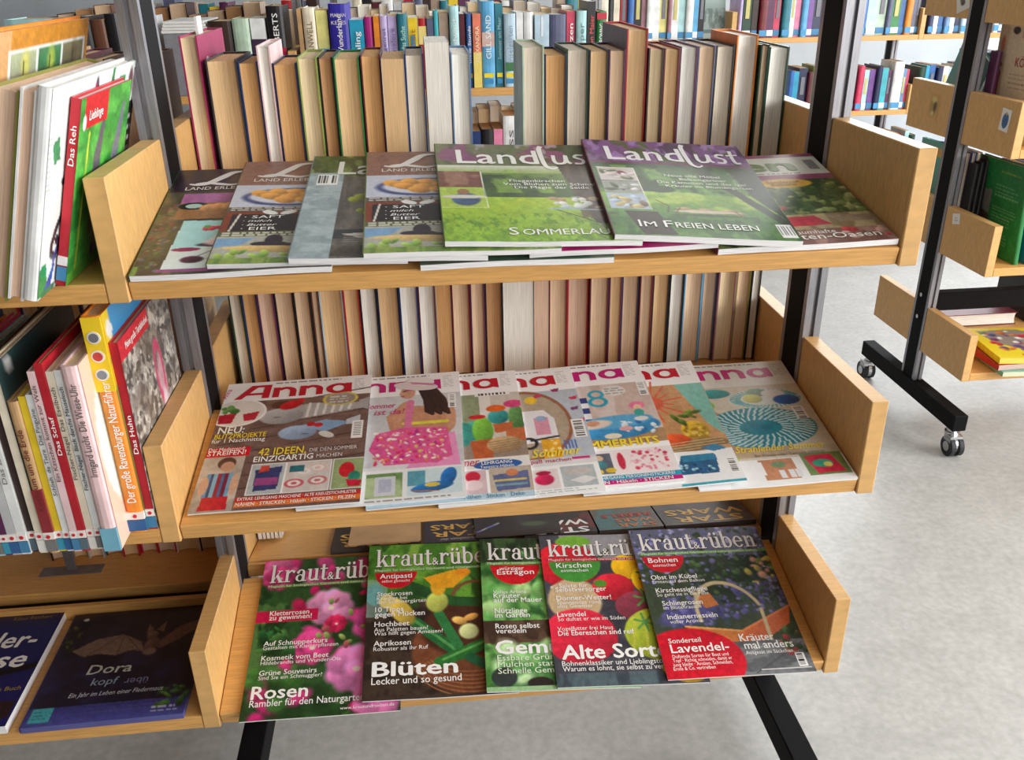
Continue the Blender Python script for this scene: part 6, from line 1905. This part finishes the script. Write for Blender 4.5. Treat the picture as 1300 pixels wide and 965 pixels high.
G_R = 'books on the unit on castors'
zA1, zA2, zA3, zA4 = [z + BT + .0008 for z in (0.2357, 0.5492, 0.8661, 1.181)]
zB1, zB2, zB3, zB4 = [z + BT + .0008 for z in (0.2395, 0.5545, 0.8683, 1.185)]
a = Art(.265 / .215, 90, base=(30, 122, 62))
a.tex((40, 140, 72), 4, 5, 2, .5, .3, .6).ell(.10, .10, .10, .14, (46, 50, 48), 10, .2).ell(.12, .34, .10, .13, (90, 92, 90), 10, .3).poly([(.16, .34), (.36, .32), (.34, .58), (.18, .56)], (120, 128, 126)).poly([(.02, .52), (.16, .54), (.14, .72), (.02, .70)], (140, 40, 66)).poly([(.18, .56), (.36, .60), (.30, .78), (.14, .76)], (76, 54, 52))
a.lines_of_text(.50, .10, .95, 1, .05, (150, 170, 60), 3, .018).lines_of_text(.42, .25, .92, 4, .035, (150, 200, 150), 4, .010, .7).lines_of_text(.40, .48, .90, 6, .033, (150, 200, 150), 5, .010, .7).lines_of_text(.38, .75, .85, 4, .033, (150, 200, 150), 6, .010, .6)
side_book('green picture book with small photos on its cover, on the unit on castors', 1.478, 1.205, .215, .262, .014, zA2, 'green', a, G_R, -4)
for k, (c, t) in enumerate((('cyan', .012), ('royal blue', .012), ('yellow', .010), ('blue', .012), ('violet', .014), ('teal', .014), ('rose', .016), ('navy', .02), ('white', .018), ('red', .02))):
    xx = 1.512 + sum([.012, .012, .010, .012, .014, .014, .016, .02, .018, .02][:k]) + .002 * k
    rt, cv = side_book('%s picture book, %s to the right of the green one on the castor unit' % (c, ordinal(k + 1)), xx, 1.20, .21, .25, t, zA2, c, None, G_R, -4)
    spine_plate('spine_label', cv, t * .9, .21, .02, .035, (236, 230, 232))
for k in range(3):
    side_book('black file standing %s behind the green picture book on the castor unit' % ordinal(k + 1), 1.424 + .015 * k, 1.378, .034, .24 + .005 * k, .013, zA2, 'black', None, G_R, 0)
a = Art(.29 / .20, 80, base=(222, 208, 184))
a.rect(.0, .0, .2, 1, (206, 186, 156)).ell(.10, .18, .06, .12, (190, 110, 80), 0, .4).ell(.08, .36, .07, .035, (150, 90, 66)).line([(.11, .46), (.10, .66), (.06, .9)], .05, (176, 90, 66)).line([(.11, .66), (.14, .9)], .04, (176, 90, 66)).ell(.11, .44, .035, .05, (176, 96, 70)).ell(.34, .06, .08, .05, (60, 50, 54)).rect(.46, .03, .9, .12, (206, 160, 150))
a.lines_of_text(.34, .42, .95, 4, .04, (140, 120, 110), 3, .010, .6).lines_of_text(.36, .64, .95, 3, .04, (140, 120, 110), 4, .010, .6).lines_of_text(.34, .8, .9, 3, .04, (140, 120, 110), 5, .010, .6)
rt, cv = side_book('cream book with red KÖR lettering, standing on the castor unit', 1.452, 1.212, .205, .292, .014, zA3, 'cream', a, G_R, -2, spine_front=False)
d, t, h = .205, .014, .292
me = print_mesh('title_lettering', [place_text(text_shape('KÖRPER', .01), .42, .36, .16, h / d, .5) + ((170, 60, 66),)], lambda u, v: (np.full_like(u, -t / 2 - .0012), d - u * d, h * (1 - v)))
obj('title_lettering', me, PRINTM, cv)
for k, (c, t) in enumerate((('maroon', .016), ('dark blue', .014), ('white', .02), ('green', .018))):
    side_book('%s book, %s to the right of the cream KÖR book' % (c, ordinal(k + 1)), 1.474 + .022 * k, 1.21, .20, .27, t, zA3, c, None, G_R)
side_book('plum book standing close to the upright beside the cream KÖR book', 1.424, 1.383, .03, .22, .014, zA3, 'plum', None, G_R)
a = Art(.25 / .2, 60, base=(96, 164, 176))
a.grad(0, 0, 1, 1, (130, 186, 190), (70, 140, 156)).ell(.55, .35, .08, .14, (196, 120, 90), 20, .4).ell(.35, .84, .12, .09, (60, 66, 60), 0, .3).ell(.32, .76, .06, .05, (206, 60, 70), 0, .3).line([(.2, .9), (.5, .86)], .05, (214, 220, 200))
side_book('turquoise picture book leaning on the far side of the castor unit, upper shelf', 1.448, 1.515, .16, .20, .012, zB3 + .002, 'turquoise', a, G_R, -3, spine_front=False, pitch=28)
a = Art(.24 / .2, 60, base=(104, 176, 166))
a.rect(.3, .06, .7, .16, (206, 170, 90)).ell(.35, .6, .08, .1, (214, 170, 110), 0, .4).ell(.4, .78, .08, .09, (214, 140, 150), 0, .4)
side_book('aqua picture book standing on the far side of the castor unit, middle shelf', 1.44, 1.50, .20, .255, .012, zB2, 'turquoise', a, G_R, 0, spine_front=False)
for k, c in enumerate(('dark green', 'plum', 'blue', 'cream')):
    side_book('%s picture book, %s beside the aqua one on the far middle shelf' % (c, ordinal(k + 1)), 1.456 + .018 * k, 1.51, .19, .24, .015, zB2, c, None, G_R, 0, spine_front=False)
    side_book('%s picture book, %s beside the turquoise one on the far upper shelf' % (c, ordinal(k + 1)), 1.50 + .018 * k, 1.51, .18, .20, .015, zB3, c, None, G_R, 0, spine_front=False)
# stack of flat picture books
a = Art(.9, 70, base=(232, 212, 40))
a.poly([(.1, .1), (.6, .05), (.95, .4), (.9, .8), (.5, .85), (.15, .5)], (150, 140, 130)).scatter(50, (.12, .08, .92, .8), .03, .07, [(120, 60, 110), (196, 50, 60), (96, 130, 70), (226, 226, 220), (90, 80, 130), (214, 120, 60)], .8, .3, 4).rect(.3, .88, .6, .96, (196, 60, 40))
zz = zA1
for k, (lb, c, th, dx, dy, ang, art_, pg) in enumerate((('pale green picture book at the bottom of the flat pile on the castor unit', (130, 190, 170), .014, .010, .0, -3, None, (206, 210, 180)), ('red picture book in the middle of the flat pile on the castor unit', (176, 34, 44), .016, .0, .01, 2, None, (196, 170, 160)), ('yellow picture book on top of the flat pile on the castor unit', (232, 212, 40), .018, .004, .018, -6, a, (226, 206, 90)))):
    ar = art_ or Art(.9, 30, base=c).tex(tuple(int(q * .8) for q in c), 4, 4, 3, .5, .2, .7)
    magazine(lb, None, 'L', (0, 0), 0, .25, .225, th, 0, 0, ar, [], [], spine=c, pages=pg, wave=0, name='picture_book', cat='book', group='flat pile on the castor unit', mat=flat_m(1.475 + dx, 1.15 + dy, zz, ang))
    zz += th + .0012
b = MB(); b.box(-.11, .11, -.15, .15, 0, .0008)
o = tag(b.build('paper_sheet', WHITEP, None, (1.845, 1.30, zA1 + .001)), 'white printed sheet lying beside the flat pile on the castor unit', 'paper')
rt, cv = book('dark red ring binder lying on the far side of the castor unit, lowest shelf', Matrix.Translation((1.50, 1.515, zB1 + .0205)) @ Matrix.Rotation(math.pi / 2, 4, 'Y') @ Matrix.Translation((0, 0, 0)), .04, .16, .26, 'dark red', 'white', group=G_R, name='ring_binder')
b = MB(); b.bbox(1.50, 1.78, 1.70, 1.71, .0, .30, .001)
for k in range(4):
    side_book('black box file standing %s on the far lowest shelf of the castor unit' % ordinal(k + 1), 1.80 + .052 * k, 1.52, .18, .22, .05, zB1, 'black', None, G_R, spine_front=False)

# stickers on the end panels of the castor unit
def sticker(label, y, z, w, h, base, art_fn, ang=0):
    a = Art(h / w, 30, base=base)
    art_fn(a)
    me = sheet_mesh('sticker', a, lambda u, v: (np.zeros_like(u), (.5 - u) * w, (.5 - v) * h))
    o = obj('sticker', me, PRINTM, None)
    o.matrix_world = Matrix.Translation((RUX - PT / 2 - .0006, y, z)) @ Matrix.Rotation(R(ang), 4, 'X')
    tag(o, label, 'sticker', 'stickers on the castor unit')


sticker('white sticker with a blue oval on the castor unit end panel', 1.234, .956, .040, .056, (236, 236, 232), lambda a: a.ell(.5, .52, .34, .52, (60, 110, 160), 0, .1).ell(.5, .2, .1, .12, (214, 170, 80)).lines_of_text(.25, .45, .8, 4, .1, (40, 70, 120), 3, .03), 4)
sticker('small white sticker with faint numbers on the castor unit middle end panel', 1.358, .665, .036, .030, (238, 236, 232), lambda a: a.lines_of_text(.3, .35, .7, 2, .25, (150, 150, 150), 3, .10), -14)
sticker('golden brown worn sticker on the far end panel of the castor unit', 1.575, .944, .055, .070, (208, 162, 100), lambda a: a.ell(.5, .5, .42, .52, (176, 150, 84), 0, .2).ell(.45, .25, .28, .2, (214, 196, 130), 0, .3).ell(.6, .5, .2, .3, (110, 80, 50), 0, .4).ell(.45, .8, .15, .15, (220, 200, 140), 0, .3), 6)
sticker('white sticker with a dark scribble on the top far end panel of the castor unit', 1.53, 1.245, .06, .085, (234, 232, 226), lambda a: a.ell(.45, .5, .2, .45, (120, 124, 110), 15, .4).ell(.6, .35, .15, .2, (70, 74, 70), 0, .4).ell(.5, .75, .2, .15, (90, 80, 70), 0, .4), -18)
